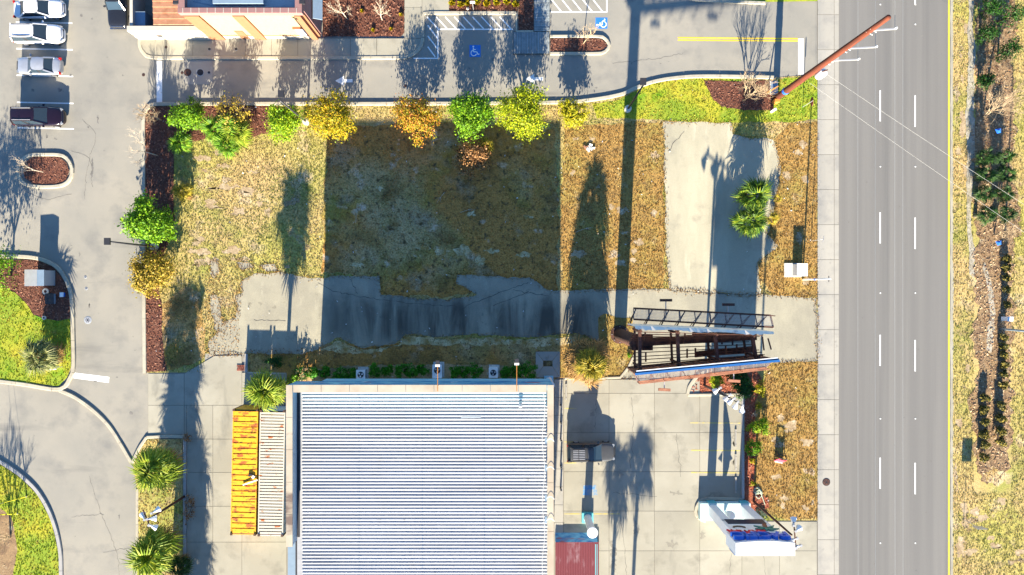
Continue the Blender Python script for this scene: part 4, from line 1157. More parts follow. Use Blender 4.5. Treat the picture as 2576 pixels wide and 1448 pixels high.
co = sp(MB().lathe((cb_.x, cb_.y, 0), [(0.42, 0.5), (0.38, 0.7), (0.36, 4.0), (0.46, 4.15), (0.48, 4.4)], 18), 'entrance_column', 'white_paint', None, True)
MB().box((cb_.x, cb_.y, 0.27), (1.15, 1.0, 0.5)).build('column_plinth', M['teal'], co)
MB().lathe((cb_.x, cb_.y, 4.4), [(0.5, 0.0), (0.52, 0.12), (0.4, 0.14)], 18).build('column_cap', M['white_paint'], co)
c2 = P(1374, 958, 0)
co2 = sp(MB().lathe((c2.x + 0.25, c2.y + 0.1, 0), [(0.34, 0.4), (0.30, 0.6), (0.30, 3.9), (0.36, 4.0)], 16), 'corner_column', 'white_paint', None, True)
MB().box((c2.x + 0.25, c2.y + 0.1, 0.22), (0.9, 0.8, 0.42)).build('column_plinth', M['pale_blue'], co2)

# ------------------------------------------------------------------ restaurant at the top
M['cream'] = paint('cream_stucco', (0.37, 0.29, 0.155), 0.9)
M['salmon'] = paint('salmon_stucco', (0.27, 0.115, 0.055), 0.9)
M['plum'] = paint('plum_trim', (0.26, 0.14, 0.13), 0.8)
M['white_stucco'] = paint('white_stucco', (0.48, 0.44, 0.37), 0.9)
M['tile'] = surf('clay_tile', (0.48, 0.26, 0.16), [((0.38, 0.19, 0.11), 1.6, 0.45, 0.65), ((0.55, 0.34, 0.23), 2.5, 0.6, 0.74)], 0.85)
M['roof_grey'] = surf('flat_roof_membrane', (0.40, 0.42, 0.43), [((0.28, 0.31, 0.34), 0.6, 0.5, 0.66)], 0.8)
zt = 6.55
rw, re_, rs = P(449, 0, zt).x, P(757, 0, zt).x, G(0, 98)[1]
rest = thing('restaurant', 'cream and salmon stucco restaurant with flat roof and clay tiled side wing', 'restaurant', ((rw + re_) / 2, rs + 8, 0))
RO = Vector(rest.location)
def rp(mb, name, mat, parent=None):
    o = mb.build(name, M[mat], parent or rest)
    if parent is None:
        o.location = -RO
    return o
rn = rs + 16
def pier(a, b, name, mat, d, z0=0.0, z1=zt - 0.6):
    xa, xb = P(a, 0, zt).x, P(b, 0, zt).x
    return rp(MB().box(((xa + xb) / 2, rs + 0.2 - d, (z0 + z1) / 2), (xb - xa, 0.4, z1 - z0)), name, mat)
rp(MB().box(((rw + re_) / 2, (rs + rn) / 2 + 0.1, 2.9), (re_ - rw - 0.1, rn - rs - 0.2, 5.8)), 'core', 'salmon')
pier(453, 492, 'pilaster', 'salmon', 0.16)
pier(577, 606, 'pilaster', 'salmon', 0.16)
pier(734, 750, 'pilaster', 'salmon', 0.16)
w1 = pier(492, 577, 'wall_panel', 'cream', 0.0, 0.9)
w2 = pier(606, 734, 'wall_panel', 'cream', 0.0, 0.9)
pier(492, 577, 'trim_line', 'salmon', 0.03, 0.75, 0.9)
pier(606, 734, 'trim_line', 'salmon', 0.03, 0.75, 0.9)
pier(492, 577, 'base_band', 'white_stucco', 0.03, 0.0, 0.75)
pier(606, 734, 'base_band', 'white_stucco', 0.03, 0.0, 0.75)
pier(538, 560, 'service_door', 'salmon', 0.06, 0.0, 2.1)
win = pier(706, 729, 'service_window', 'roof_grey', 0.05, 1.0, 3.0)
pier(704, 731, 'window_head', 'salmon', 0.22, 3.0, 3.12)
# east wall and parapet box
rp(MB().box((re_ - 0.2, (rs + rn) / 2 + 0.3, (zt - 0.6) / 2), (0.44, rn - rs - 0.3, zt - 0.6)), 'wall_panel', 'plum')
for (x0, x1, y0, y1) in ((rw - 0.08, re_ + 0.08, rs - 0.06, rs + 0.40), (rw - 0.08, rw + 0.55, rs + 0.41, rn), (re_ - 0.55, re_ + 0.08, rs + 0.41, rn)):
    rp(MB().box(((x0 + x1) / 2, (y0 + y1) / 2, zt - 0.3), (x1 - x0, y1 - y0, 0.6)), 'parapet', 'plum')
for i in range(15):
    xx = rw + 0.4 + i * (re_ - rw - 0.8) / 14
    rp(MB().box((xx, rs + 0.17, zt + 0.012), (0.05, 0.44, 0.02)), 'cap_seam', 'white_stucco')
rp(MB().box(((rw + re_) / 2, (rs + rn) / 2 + 0.3, 5.98), (re_ - rw - 1.1, rn - rs - 0.7, 0.08)), 'flat_roof', 'roof_grey')
rp(MB().box((rw + 5.4, rs + 2.3, 6.3), (4.6, 3.0, 0.5)), 'roof_unit', 'blue_metal')
rp(MB().bar((rw + 3.2, rs + 1.3, 6.15), (rw + 4.0, rs + 2.2, 6.15), 0.12), 'roof_pipe', 'white_paint')
for i in range(6):
    rp(MB().bar((rw + 1.1, rs + 1.2 + i * 0.5, 6.04), (rw + 3.0, rs + 0.8 + i * 0.5, 6.04), 0.05, 0.03), 'roof_seam', 'blue_metal')
for sx in (rw - 0.25, re_ + 0.1):
    rp(MB().box((sx, rs + 0.9, zt - 0.05), (0.5, 0.3, 0.22)), 'flood_lamp', 'dark_metal')
rp(MB().box((re_ + 0.55, rs + 1.9, 3.2), (0.9, 2.4, 0.12), ry=0.5), 'awning', 'blue_metal')
# low west wing with tiled roof
wx0, wx1 = G(352, 0)[0], rw + 0.1
rp(MB().box(((wx0 + wx1) / 2, rs + 0.1, 0.55), (wx1 - wx0, 0.5, 1.1)), 'base_band', 'white_stucco')
rp(MB().box(((wx0 + wx1) / 2, rs + 0.16, 1.17), (wx1 - wx0, 0.5, 0.14)), 'trim_line', 'salmon')
rp(MB().box(((wx0 + wx1) / 2, rs + 0.14, 1.78), (wx1 - wx0, 0.5, 1.08)), 'wall_panel', 'white_stucco')
tx0 = P(384, 0, 2.6).x
ty0 = rs + 0.45
rp(MB().box(((tx0 + wx1) / 2, ty0 + 6, 1.2), (wx1 - tx0 - 0.3, 11.8, 2.4)), 'wing_wall', 'salmon')
tl = MB()
nt_ = 40
tw = (wx1 - tx0) / nt_
for i in range(nt_):
    for j in range(22):
        a = tx0 + i * tw
        y0 = ty0 + j * 0.55
        z0 = 2.45 + j * 0.55 * 0.085
        tl.add([(a, y0, z0 + 0.03), (a + tw * 0.5, y0, z0 + 0.09), (a + tw, y0, z0 + 0.03), (a, y0 + 0.56, z0 + 0.02), (a + tw * 0.5, y0 + 0.56, z0 + 0.08), (a + tw, y0 + 0.56, z0 + 0.02), (a, y0, z0 - 0.04), (a + tw, y0, z0 - 0.04)],
               [(0, 1, 4, 3), (1, 2, 5, 4), (0, 6, 7, 2, 1)])
to = rp(tl, 'roof_tiles', 'tile')
to['kind'] = 'stuff'
rp(MB().box((wx0 + 0.35, rs + 4.4, 1.1), (0.3, 8.0, 2.2)), 'enclosure_wall', 'white_stucco')
rp(MB().box((wx0 + 1.0, rs + 1.2, 0.9), (1.0, 1.6, 1.8)), 'waste_bin', 'blue_metal')

# ------------------------------------------------------------------ shipping containers
def rusty(name, base, amount, axis=(0.8, 1.7, 1)):
    m, nt, b = nodes_of(name)
    co = stretch(nt, *axis, world=False)
    f = ramp(nt, noise(nt, 1.1, 6, 0.7, vec=co), amount, amount + 0.05)
    col = mixc(nt, f, base, (0.40, 0.10, 0.012))
    f2 = ramp(nt, noise(nt, 3.0, 6, 0.7, vec=co), amount + 0.03, amount + 0.10)
    col = mixc(nt, f2, col, (0.11, 0.03, 0.015))
    nt.links.new(col, b.inputs['Base Color'])
    b.inputs['Roughness'].default_value = 0.6
    return m
M['yellow_rust'] = rusty('rusty_yellow_paint', (0.74, 0.37, 0.004), 0.535)
M['white_rust'] = rusty('rusty_white_paint', (0.48, 0.45, 0.37), 0.585)
M['yellow_side'] = rusty('yellow_side_paint', (0.58, 0.31, 0.01), 0.60)
M['teal_side'] = rusty('grey_teal_side_paint', (0.46, 0.52, 0.50), 0.68)
def container(label, x0, y0, x1, y1, roofm, sidem, npan, name='shipping_container', rot=0.0, grp='shipping containers beside the store'):
    hh = 2.6
    c = P((x0 + x1) / 2, (y0 + y1) / 2, hh)
    W, L = 2.44, 12.19
    t = thing(name, label, 'container', (c.x, c.y, 0.05), rot, grp)
    for sx in (-1, 1):
        sd = MB()
        n = 44
        for i in range(n):
            ya = -L / 2 + 0.15 + (L - 0.3) * i / n
            yb = -L / 2 + 0.15 + (L - 0.3) * (i + 1) / n
            x_ = sx * (W / 2 - 0.02 - (0.04 if i % 2 else 0))
            sd.quad((x_, ya, 0.12), (x_, yb, 0.12), (x_, yb, hh - 0.08), (x_, ya, hh - 0.08))
            if i < n - 1:
                x2 = sx * (W / 2 - 0.02 - (0 if i % 2 else 0.04))
                sd.quad((x_, yb, 0.12), (x2, yb, 0.12), (x2, yb, hh - 0.08), (x_, yb, hh - 0.08))
        sd.build('side_wall', M[sidem], t)
        MB().box((sx * (W / 2 - 0.05), 0, hh - 0.05), (0.1, L, 0.12)).build('top_rail', M[roofm], t)
        MB().box((sx * (W / 2 - 0.05), 0, 0.08), (0.1, L, 0.14)).build('bottom_rail', M['rust'], t)
    MB().box((0, 0, 0.1), (W - 0.2, L - 0.1, 0.08)).build('floor', M['rust'], t)
    MB().box((0, L / 2 - 0.05, hh / 2), (W - 0.1, 0.08, hh - 0.2)).build('end_wall', M[sidem], t)
    for sx in (-1, 1):
        d = MB().box((sx * (W / 4 - 0.02), -L / 2 + 0.05, hh / 2), (W / 2 - 0.12, 0.08, hh - 0.25)).build('door', M[sidem], t)
        for bx_ in (0.25, -0.2):
            MB().tube((sx * W / 4 + bx_, -L / 2 - 0.02, 0.15), (sx * W / 4 + bx_, -L / 2 - 0.02, hh - 0.15), 0.025, n=6).build('lock_bar', M['galv'], d)
    for sx in (-1, 1):
        for sy in (-1, 1):
            MB().box((sx * (W / 2 - 0.06), sy * (L / 2 - 0.06), hh / 2), (0.13, 0.13, hh)).build('corner_post', M['rust'], t)
            for z_ in (0.03, hh + 0.01):
                MB().box((sx * (W / 2 - 0.09), sy * (L / 2 - 0.09), z_), (0.2, 0.2, 0.12)).build('corner_casting', M['rust'], t)
    # roof panels with a pressed rib between neighbours
    MB().box((0, 0, hh - 0.085), (W - 0.2, L - 0.2, 0.02)).build('roof_backing', M['rust'], t)
    pl = (L - 0.3) / npan
    me = MB()
    g = 0.10 if npan < 30 else 0.09
    me.add([(-W / 2 + 0.1, -pl / 2 + 0.03, -0.06), (W / 2 - 0.1, -pl / 2 + 0.03, -0.06), (W / 2 - 0.1, -pl / 2 + g * 0.6, 0), (-W / 2 + 0.1, -pl / 2 + g * 0.6, 0),
            (W / 2 - 0.1, pl / 2 - g * 0.6, 0), (-W / 2 + 0.1, pl / 2 - g * 0.6, 0), (W / 2 - 0.1, pl / 2 - 0.03, -0.06), (-W / 2 + 0.1, pl / 2 - 0.03, -0.06)],
           [(0, 1, 2, 3), (3, 2, 4, 5), (5, 4, 6, 7)])
    for i in range(npan):
        # own copy of the mesh data keeps the rust different from panel to panel
        p_ = MB()
        p_.v = [(vx, vy - L / 2 + 0.15 + pl * (i + 0.5), vz + hh - 0.02) for vx, vy, vz in me.v]
        p_.f = list(me.f)
        p_.build('roof_panel', M[roofm], t)
    return t
container('rusty yellow shipping container, the one farther from the store', 582, 1032, 648, 1345, 'yellow_rust', 'yellow_side', 23, rot=math.radians(-1.2))
container('white shipping container with rust spots, next to the store wall', 650, 1035, 717, 1347, 'white_rust', 'teal_side', 40, rot=math.radians(-1.0))
ck = P(630, 1190, 2.72)
q0, q1 = P(611, 1221, 2.72), P(648, 1208, 2.78)
tag(MB().bar(q0, q1, 0.12, 0.06).build('white_board', M['white_paint']), 'white board lying across the two containers', 'board')
t = thing('rubbish_bundle', 'small bundle of blue and white rubbish on the yellow container', 'rubbish', (*P(632, 1197, 2.63)[:2], 2.63))
MB().box((-0.05, 0.05, 0.08), (0.35, 0.18, 0.14), rz=0.4).build('black_bag', M['dark_metal'], t)
MB().box((0.22, -0.12, 0.07), (0.28, 0.24, 0.12), rz=0.9).build('white_sack', M['white_paint'], t)

# ------------------------------------------------------------------ V-shaped billboard on a steel column
bb = thing('billboard', 'rusty V-shaped double billboard with catwalks on a single steel column', 'billboard', (*P(1559, 842)[:2], 0.0))
BO = Vector(bb.location)
def bp(mb, name, mat, parent=None, smooth=False):
    o = mb.build(name, M[mat], parent or bb, smooth)
    if parent is None:
        o.location = -BO
    return o
bz = P(1559, 842)
ctop = 11.6
bp(MB().lathe((bz.x, bz.y, 0), [(0.62, -0.1), (0.62, 8.4), (0.52, 8.6), (0.52, ctop)], 20), 'column', 'rust', None, True)
bp(MB().lathe((bz.x, bz.y, 0), [(0.95, 0), (0.95, 0.07), (0.7, 0.1)], 20), 'base_plate', 'rust')
for k in range(8):
    a = k * math.pi / 4
    bp(MB().tube((bz.x + 0.8 * math.cos(a), bz.y + 0.8 * math.sin(a), 0.07), (bz.x + 0.8 * math.cos(a), bz.y + 0.8 * math.sin(a), 0.18), 0.04, n=6), 'anchor_bolt', 'galv')
zc1 = 11.9
b0, b1 = P(1603, 862, zc1), P(1900, 846, zc1)
bp(MB().bar(b0 - (b1 - b0).normalized() * 0.6, b1, 0.62, 0.7), 'torsion_beam', 'rust')
bp(MB().box(((b0.x + bz.x) / 2 + 0.2, b0.y, 11.6), (1.7, 1.3, 0.9)), 'head_box', 'rust')
zlo, zhi = 12.0, 15.4
N0, N1 = P(1597, 823, zhi), P(1946, 838, zhi)
S0, S1 = P(1597, 940, zhi), P(1960, 906, zhi)
def at(a, b, f, z):
    v = a + (b - a) * f
    return Vector((v.x, v.y, z))
# faces: panel by panel
M['torn_poster'] = surf('torn_poster', (0.85, 0.74, 0.60), [((0.40, 0.26, 0.26), 0.8, 0.56, 0.66, (1, 1, 0.6)), ((0.55, 0.40, 0.36), 1.2, 0.62, 0.72)], 0.7)
M['blue_trim'] = paint('blue_trim', (0.015, 0.11, 0.33), 0.5)
npn = 10
for nm, A, B, sgn in (('north_face', N0, N1, 1), ('south_face', S0, S1, -1)):
    fr = MB()
    nv = Vector((-(B - A).y, (B - A).x, 0)).normalized() * sgn
    fr.bar(at(A, B, 0, zlo) - nv * 0.06, at(A, B, 1, zlo) - nv * 0.06, 0.12, 0.18)
    fr.bar(at(A, B, 0, zhi - 0.1) - nv * 0.06, at(A, B, 1, zhi - 0.1) - nv * 0.06, 0.12, 0.16)
    face = bp(fr, 'face_frame', 'rust')
    for i in range(npn):
        f0, f1 = (i + 0.01) / npn, (i + 0.99) / npn
        MB().bar(at(A, B, f0, (zlo + zhi) / 2) + nv * 0.05, at(A, B, f1, (zlo + zhi) / 2) + nv * 0.05, 0.07, zhi - zlo).build('face_panel', M['torn_poster' if sgn > 0 else 'rust_light'], face)
    if sgn > 0:
        # ragged vinyl edge curling over the top
        rg = MB()
        pr = None
        for i in range(41):
            f = i / 40
            c = at(A, B, f, zhi)
            d = 0.10 + 0.16 * abs(math.sin(i * 1.7)) * (0.5 + 0.5 * math.sin(i * 0.43))
            o_ = c + nv * 0.10
            n_ = c - nv * d + Vector((0, 0, 0.12 + 0.05 * math.sin(i * 2.3)))
            if pr:
                rg.quad(pr[0], o_, n_, pr[1])
            pr = (o_, n_)
        rg.build('torn_vinyl', M['torn_poster'], face)
    else:
        MB().bar(at(A, B, 0.0, zhi + 0.08) + nv * 0.05, at(A, B, 1.0, zhi + 0.08) + nv * 0.05, 0.17, 0.12).build('blue_cap', M['blue_trim'], face)
        MB().bar(at(A, B, 0.01, zhi + 0.06) - nv * 0.16, at(A, B, 0.99, zhi + 0.06) - nv * 0.16, 0.10, 0.08).build('white_cap', M['white_paint'], face)
# uprights and cross beams between the faces
for f in (0.05, 0.325, 0.60, 0.87):
    a, b = at(N0, N1, f, zhi - 0.9), at(S0, S1, f, zhi - 0.9)
    bp(MB().bar(a, b, 0.24, 0.3), 'cross_beam', 'rust')
    a, b = at(N0, N1, f, zlo + 0.3), at(S0, S1, f, zlo + 0.3)
    bp(MB().bar(a, b, 0.16, 0.2), 'cross_beam', 'rust')
    for A, B, s in ((N0, N1, -0.35), (S0, S1, 0.35)):
        p_ = at(A, B, f, 0)
        bp(MB().bar((p_.x, p_.y + s, zlo - 0.3), (p_.x, p_.y + s, zhi - 0.2), 0.15), 'upright', 'rust')
# stringers behind each face
for A, B, s in ((N0, N1, -1), (S0, S1, 1)):
    for off, z_ in ((0.40, zhi - 0.3), (0.62, zhi - 0.9), (0.85, zhi - 1.5), (1.05, zhi - 2.1), (1.3, zlo + 0.6), (1.6, zlo + 0.1)):
        a, b = at(A, B, 0.01, z_), at(A, B, 0.93, z_)
        o2 = 0.75 if off > 0.9 else 1.0
        bp(MB().bar(a + Vector((0, s * off, 0)), b + Vector((0, s * off * 0.62, 0)), 0.06, 0.09), 'stringer', 'rust')
    for f in (0.12, 0.42, 0.48, 0.70, 0.78):
        a = at(A, B, f, zlo + 0.9)
        bp(MB().bar(a + Vector((0, s * 0.5, 0)), a + Vector((0, s * 1.25, 0)), 0.12, 0.1), 'bracket', 'rust')
# service walkway between the faces
for A, B, s in ((N0, N1, -1), (S0, S1, 1)):
    a, b = at(A, B, 0.5, zlo - 0.1) + Vector((0, s * 0.6, 0)), at(A, B, 0.95, zlo - 0.1) + Vector((0, s * 0.6, 0))
    bp(MB().bar(a, b, 0.5, 0.06), 'inner_walkway', 'rust')
for (xa, ya, xb, yb) in ((1932, 852, 1940, 880), (1918, 848, 1922, 882)):
    bp(MB().bar(P(xa, ya, 14.2), P(xb, yb, 14.2), 0.09), 'end_rail', 'rust')
# catwalks
for nm, A, B, outw, m_ in (('north', P(1594, 776, 11.9), P(1938, 794, 11.9), (P(1594, 804, 11.9), P(1945, 824, 11.9)), 'rust'), ('south', P(1604, 962, 11.9), P(1925, 926, 11.9), (P(1597, 942, 11.9), P(1945, 906, 11.9)), 'rust_light')):
    C, D = outw
    cwk = MB()
    cwk.bar(A, B, 0.14, 0.18)
    cwk.bar(C, D, 0.14, 0.18)
    root = bp(cwk, 'catwalk', m_)
    for i in range(10):
        f = i / 9
        MB().bar(A + (B - A) * f, C + (D - C) * f, 0.11 if i % 2 else 0.06, 0.10).build('tread_bearer', M[m_], root)
    fA, fB = (N0, N1) if nm == 'north' else (S0, S1)
    for i in range(9):
        f = 0.02 + 0.96 * i / 8
        MB().bar(A + (B - A) * f - Vector((0, 0, 0.1)), at(fA, fB, f, zlo - 0.15), 0.08, 0.12).build('support_bracket', M[m_], root)
        MB().bar(A + (B - A) * f - Vector((0, 0, 0.1)), at(fA, fB, f, zlo - 0.9), 0.05, 0.05).build('knee_brace', M[m_], root)
    gr = MB()
    for i in range(1, 8):
        f = i / 8
        gr.bar(A + (C - A) * f + Vector((0, 0, 0.05)), B + (D - B) * f + Vector((0, 0, 0.05)), 0.018, 0.03)
    for i in range(110):
        f = i / 109
        gr.bar(A + (B - A) * f + Vector((0, 0, 0.05)), C + (D - C) * f + Vector((0, 0, 0.05)), 0.016, 0.02)
    gr.build('grating', M['galv'], root)
    rail = MB()
    rail.bar(A + Vector((0, 0, 1.0)), B + Vector((0, 0, 1.0)), 0.07)
    rail.bar(A + Vector((0, 0, 0.5)), B + Vector((0, 0, 0.5)), 0.06)
    for i in range(6):
        f = i / 5
        rail.bar(A + (B - A) * f, A + (B - A) * f + Vector((0, 0, 1.0)), 0.06)
    rail.build('guard_rail', M[m_], root)
# lamps on outriggers
for (xa, ya, xb, yb) in ((1675, 802, 1675, 756), (1832, 812, 1832, 767), (1671, 952, 1671, 980), (1845, 922, 1846, 958)):
    a, b = P(xa, ya, 11.7), P(xb, yb, 11.7)
    arm = bp(MB().bar(a, b, 0.07), 'lamp_arm', 'galv')
    MB().bar((b.x - 0.5, b.y, b.z + 0.05), (b.x + 0.5, b.y - 0.06 * (1 if yb > 900 else 0), b.z + 0.05), 0.22, 0.16).build('strip_lamp', M['rust_light' if yb > 900 else 'rust'], arm)

# ------------------------------------------------------------------ pylon sign
SX0, SX1, SY0, SY1 = 18.9, 23.9, -22.65, -21.55
ps = thing('pylon_sign', 'tall white pylon sign with blue PACIFIC letters and a palm emblem', 'pylon sign', ((SX0 + SX1) / 2, (SY0 + SY1) / 2, 0.05))
PO = Vector(ps.location)
def pp(mb, name, mat, parent=None, smooth=False):
    o = mb.build(name, M[mat], parent or ps, smooth)
    if parent is None:
        o.location = -PO
    return o
M['letter_blue'] = paint('letter_blue', (0.02, 0.14, 0.60), 0.4)
M['letter_red'] = paint('letter_red', (0.75, 0.02, 0.04), 0.4)
M['frond_green'] = paint('emblem_green', (0.05, 0.22, 0.17), 0.5)
M['emblem_brown'] = paint('emblem_brown', (0.20, 0.075, 0.04), 0.6)
M['screen'] = paint('dark_screen', (0.012, 0.02, 0.045), 0.4)
pp(MB().box(((SX0 + SX1) / 2 - 0.2, -22.3, 0.45), (5.0, 1.7, 0.9)), 'plinth', 'pale_teal')
for lx0 in (19.5, 22.7):
    pp(MB().box((lx0 + 0.4, -22.1, 2.9), (0.8, 1.0, 4.9)), 'leg', 'white_paint')
    pp(MB().box((lx0 + 0.4, -21.42, 0.46), (0.82, 0.12, 0.86)), 'leg_panel', 'teal')
pp(MB().box((21.5, -22.1, 6.9), (4.1, 1.0, 3.6)), 'cabinet', 'white_paint')
pp(MB().box((21.5, -21.57, 5.7), (3.5, 0.06, 1.1)), 'screen', 'screen')
curve = []
for i in range(13):
    f = i / 12
    curve.append((18.9 + 5.0 * f, -21.58 + 0.16 * math.sin(math.pi * f)))
poly = curve + [(23.9, -22.65), (18.9, -22.65)]
pp(MB().prism(poly, 8.3, 10.95), 'crown_box', 'white_paint')
pp(MB().prism([(18.95, -22.66), (20.0, -22.66), (20.0, -22.8), (18.95, -22.8)], 9.0, 10.4), 'rear_letter', 'blue_trim')
for i in range(4):
    pp(MB().prism([(20.6 + i * 0.8, -22.66), (21.15 + i * 0.8, -22.66), (21.15 + i * 0.8, -22.74), (20.6 + i * 0.8, -22.74)], 9.2, 10.2), 'rear_letter', 'blue_trim')
def letter(ch, x, y, z, size, ext, mat, parent, xs=1.0):
    cu = bpy.data.curves.new('letter', 'FONT')
    cu.body = ch
    cu.size = size
    cu.extrude = ext / 2
    cu.offset = 0.03 * size
    cu.align_x = 'CENTER'
    cu.resolution_u = 3
    tmp = bpy.data.objects.new('tmp', cu)
    COL.objects.link(tmp)
    dg = bpy.context.evaluated_depsgraph_get()
    dg.update()
    me = bpy.data.meshes.new_from_object(tmp.evaluated_get(dg))
    bpy.data.objects.remove(tmp)
    me.name = 'letter'
    me.materials.clear()
    me.materials.append(M[mat])
    o = link('letter', me, parent)
    o.scale = (xs, 1, 1)
    o.rotation_euler = (math.radians(90), 0, math.radians(180))     # faces north
    o.location = Vector((x, y, z)) - PO
    return o
wd = [0.88, 0.84, 0.86, 0.34, 0.74, 0.34, 0.86]
tot = sum(wd)
x = 23.75
for ch, w in zip('PACIFIC', wd):
    w *= 4.7 / tot
    letter(ch, x - w / 2, -21.30, 9.45, 1.6, 0.32, 'letter_blue', ps, 1.08)
    x -= w
for i, ch in enumerate('BEACHWEAR'):
    letter(ch, 22.15 - i * 0.36, -21.47, 8.15 + 0.2 * math.sin(math.pi * i / 8), 1.0, 0.14, 'letter_red', ps, 0.8)
pp(MB().bar((22.9, -21.5, 6.6), (22.6, -21.48, 7.9), 0.16, 0.34), 'palm_emblem_trunk', 'emblem_brown')
em = MB()
for a, L in ((20, 1.15), (60, 0.9), (110, 0.8), (160, 1.15), (-20, 0.95), (200, 1.0)):
    ar = math.radians(a)
    dx, dz = math.cos(ar), math.sin(ar)
    o_ = Vector((22.6, -21.28 - 0.006 * (a % 7), 8.0))
    pts = [o_, o_ + Vector((dx * L * 0.5 - dz * 0.18, 0, dz * L * 0.5 + dx * 0.18)), o_ + Vector((dx * L, 0, dz * L - 0.25)), o_ + Vector((dx * L * 0.5 + dz * 0.14, 0, dz * L * 0.5 - dx * 0.14))]
    back = [q + Vector((0, -0.12, 0)) for q in pts]
    em.add(pts + back, [(0, 3, 2, 1), (4, 5, 6, 7), (0, 1, 5, 4), (1, 2, 6, 5), (2, 3, 7, 6), (3, 0, 4, 7)])
pp(em, 'palm_emblem_fronds', 'frond_green')
wr = MB()
for k in range(12):
    a = math.radians(200 + k * 14)
    wr.box((20.4 + 0.5 * math.cos(a), -21.54, 7.35 + 0.35 * math.sin(a)), (0.16, 0.08, 0.1), ry=-a)
pp(wr, 'wreath_emblem', 'mulch_tan')
# dolphin statue leaping in front of the plinth
ds = MB()
spine = [Vector((21.1 + 0.25 * math.sin(i * 0.5), -22.3 + i * 0.02, 0.95 + 0.32 * i)) for i in range(10)]
rad = [0.08, 0.22, 0.34, 0.40, 0.42, 0.38, 0.32, 0.24, 0.14, 0.04]
for i in range(9):
    ds.tube(spine[i], spine[i + 1], rad[i], rad[i + 1], 10, cap=False)
st = thing('fish_statue', 'grey and white leaping fish statue between the legs of the pylon sign', 'statue', (21.1, -22.3, 0.95))
o = ds.build('body', M['white_paint'], st, True)
o.location = -Vector(st.location)
for s in (-1, 1):
    o = MB().add([(21.2 + s * 0.3, -22.2, 2.0), (21.2 + s * 0.75, -22.25, 1.75), (21.2 + s * 0.32, -22.2, 1.6), (21.2 + s * 0.5, -22.15, 1.8)], [(0, 1, 3), (1, 2, 3), (0, 3, 2), (0, 2, 1)]).build('fin', M['grey_metal'], st)
    o.location = -Vector(st.location)
# ------------------------------------------------------------------ poles, lamps, wires
def up(name, mb, mat, t, smooth=False):
    return mb.build(name, M[mat], t, smooth)
pb = P(1951, 248)
up_ = thing('utility_pole', 'tall red timber utility pole leaning over the sidewalk in view, with crossarms', 'utility pole', (pb.x, pb.y, 0))
up('shaft', MB().lathe((0, 0, 0), [(0.34, -0.1), (0.30, 6), (0.25, 14), (0.19, 20.4), (0.12, 20.5)], 14), 'pole_red', up_, True)
arms = [(18.1, 1.7), (14.3, 2.3), (11.4, 2.4)]
for z, L in arms:
    a = up('crossarm', MB().bar((0.1, 0, z - 0.15), (L, 0.02, z + 0.1), 0.10, 0.12), 'galv', up_)
    MB().lathe((L, 0.02, z + 0.12), [(0.05, 0), (0.09, 0.06), (0.05, 0.14), (0.09, 0.2), (0.04, 0.28)], 10).build('insulator', M['white_paint'], a)
    for k in (-0.3, 0.25):
        MB().tube((-0.2, -0.05, z + k), (0.26, -0.28, z + k), 0.025, n=6).build('through_bolt', M['galv'], a)
tf = up('transformer', MB().lathe((0.55, -0.35, 8.3), [(0.33, 0), (0.36, 0.05), (0.36, 0.95), (0.30, 1.02)], 18), 'white_paint', up_, True)
for k in range(3):
    MB().lathe((0.45 + 0.16 * k, -0.3 + 0.05 * k, 9.3), [(0.05, 0), (0.07, 0.1), (0.04, 0.25)], 8).build('bushing', M['rust'], tf)
up('reflective_band', MB().lathe((0, 0, 2.4), [(0.345, 0), (0.345, 0.35), (0.33, 0.36)], 14), 'letter_blue', up_)
up('timber_brace', MB().bar((-0.9, 0.5, 0.1), (-0.35, 0.75, 1.6), 0.09), 'orange_paint', up_)
up('pole_ground_box', MB().box((-0.15, -0.45, 0.45), (0.5, 0.3, 0.9)), 'orange_paint', up_)
def wire(label, a, b, r=0.02, sag=0.5, name='overhead_wire', n=24, mat='wire'):
    a, b = Vector(a), Vector(b)
    mb = MB()
    pr = a
    for i in range(1, n + 1):
        f = i / n
        q = a + (b - a) * f - Vector((0, 0, 4 * sag * f * (1 - f)))
        mb.tube(pr, q, r, n=4, cap=False)
        pr = q
    c = (a + b) / 2
    o = mb.build(name, M[mat])
    o.location = (0, 0, 0)
    return tag(o, label, 'wire', 'overhead wires along the road')
for (z, L), w in zip(arms, ('highest crossarm, nearest the road centre', 'middle crossarm', 'lowest crossarm, nearest the sidewalk')):
    wire('thin wire over the road from the ' + w, (pb.x + L, 60, z + 0.3), (pb.x + L + 0.1, -75, z + 0.3), 0.016, 0.3)
wire('second thin wire running beside the one from the highest crossarm', (pb.x + 2.0, 60, 18.9), (pb.x + 2.1, -75, 18.9), 0.014, 0.3)
wire('upper service wire crossing the road diagonally from the transformer', (pb.x + 0.5, pb.y - 0.3, 9.3), P(2640, 556, 8.6), 0.009, 0.15)
wire('lower service wire crossing the road diagonally from the pole', (pb.x + 0.2, pb.y - 0.6, 7.2), P(2640, 628, 7.4), 0.009, 0.15)

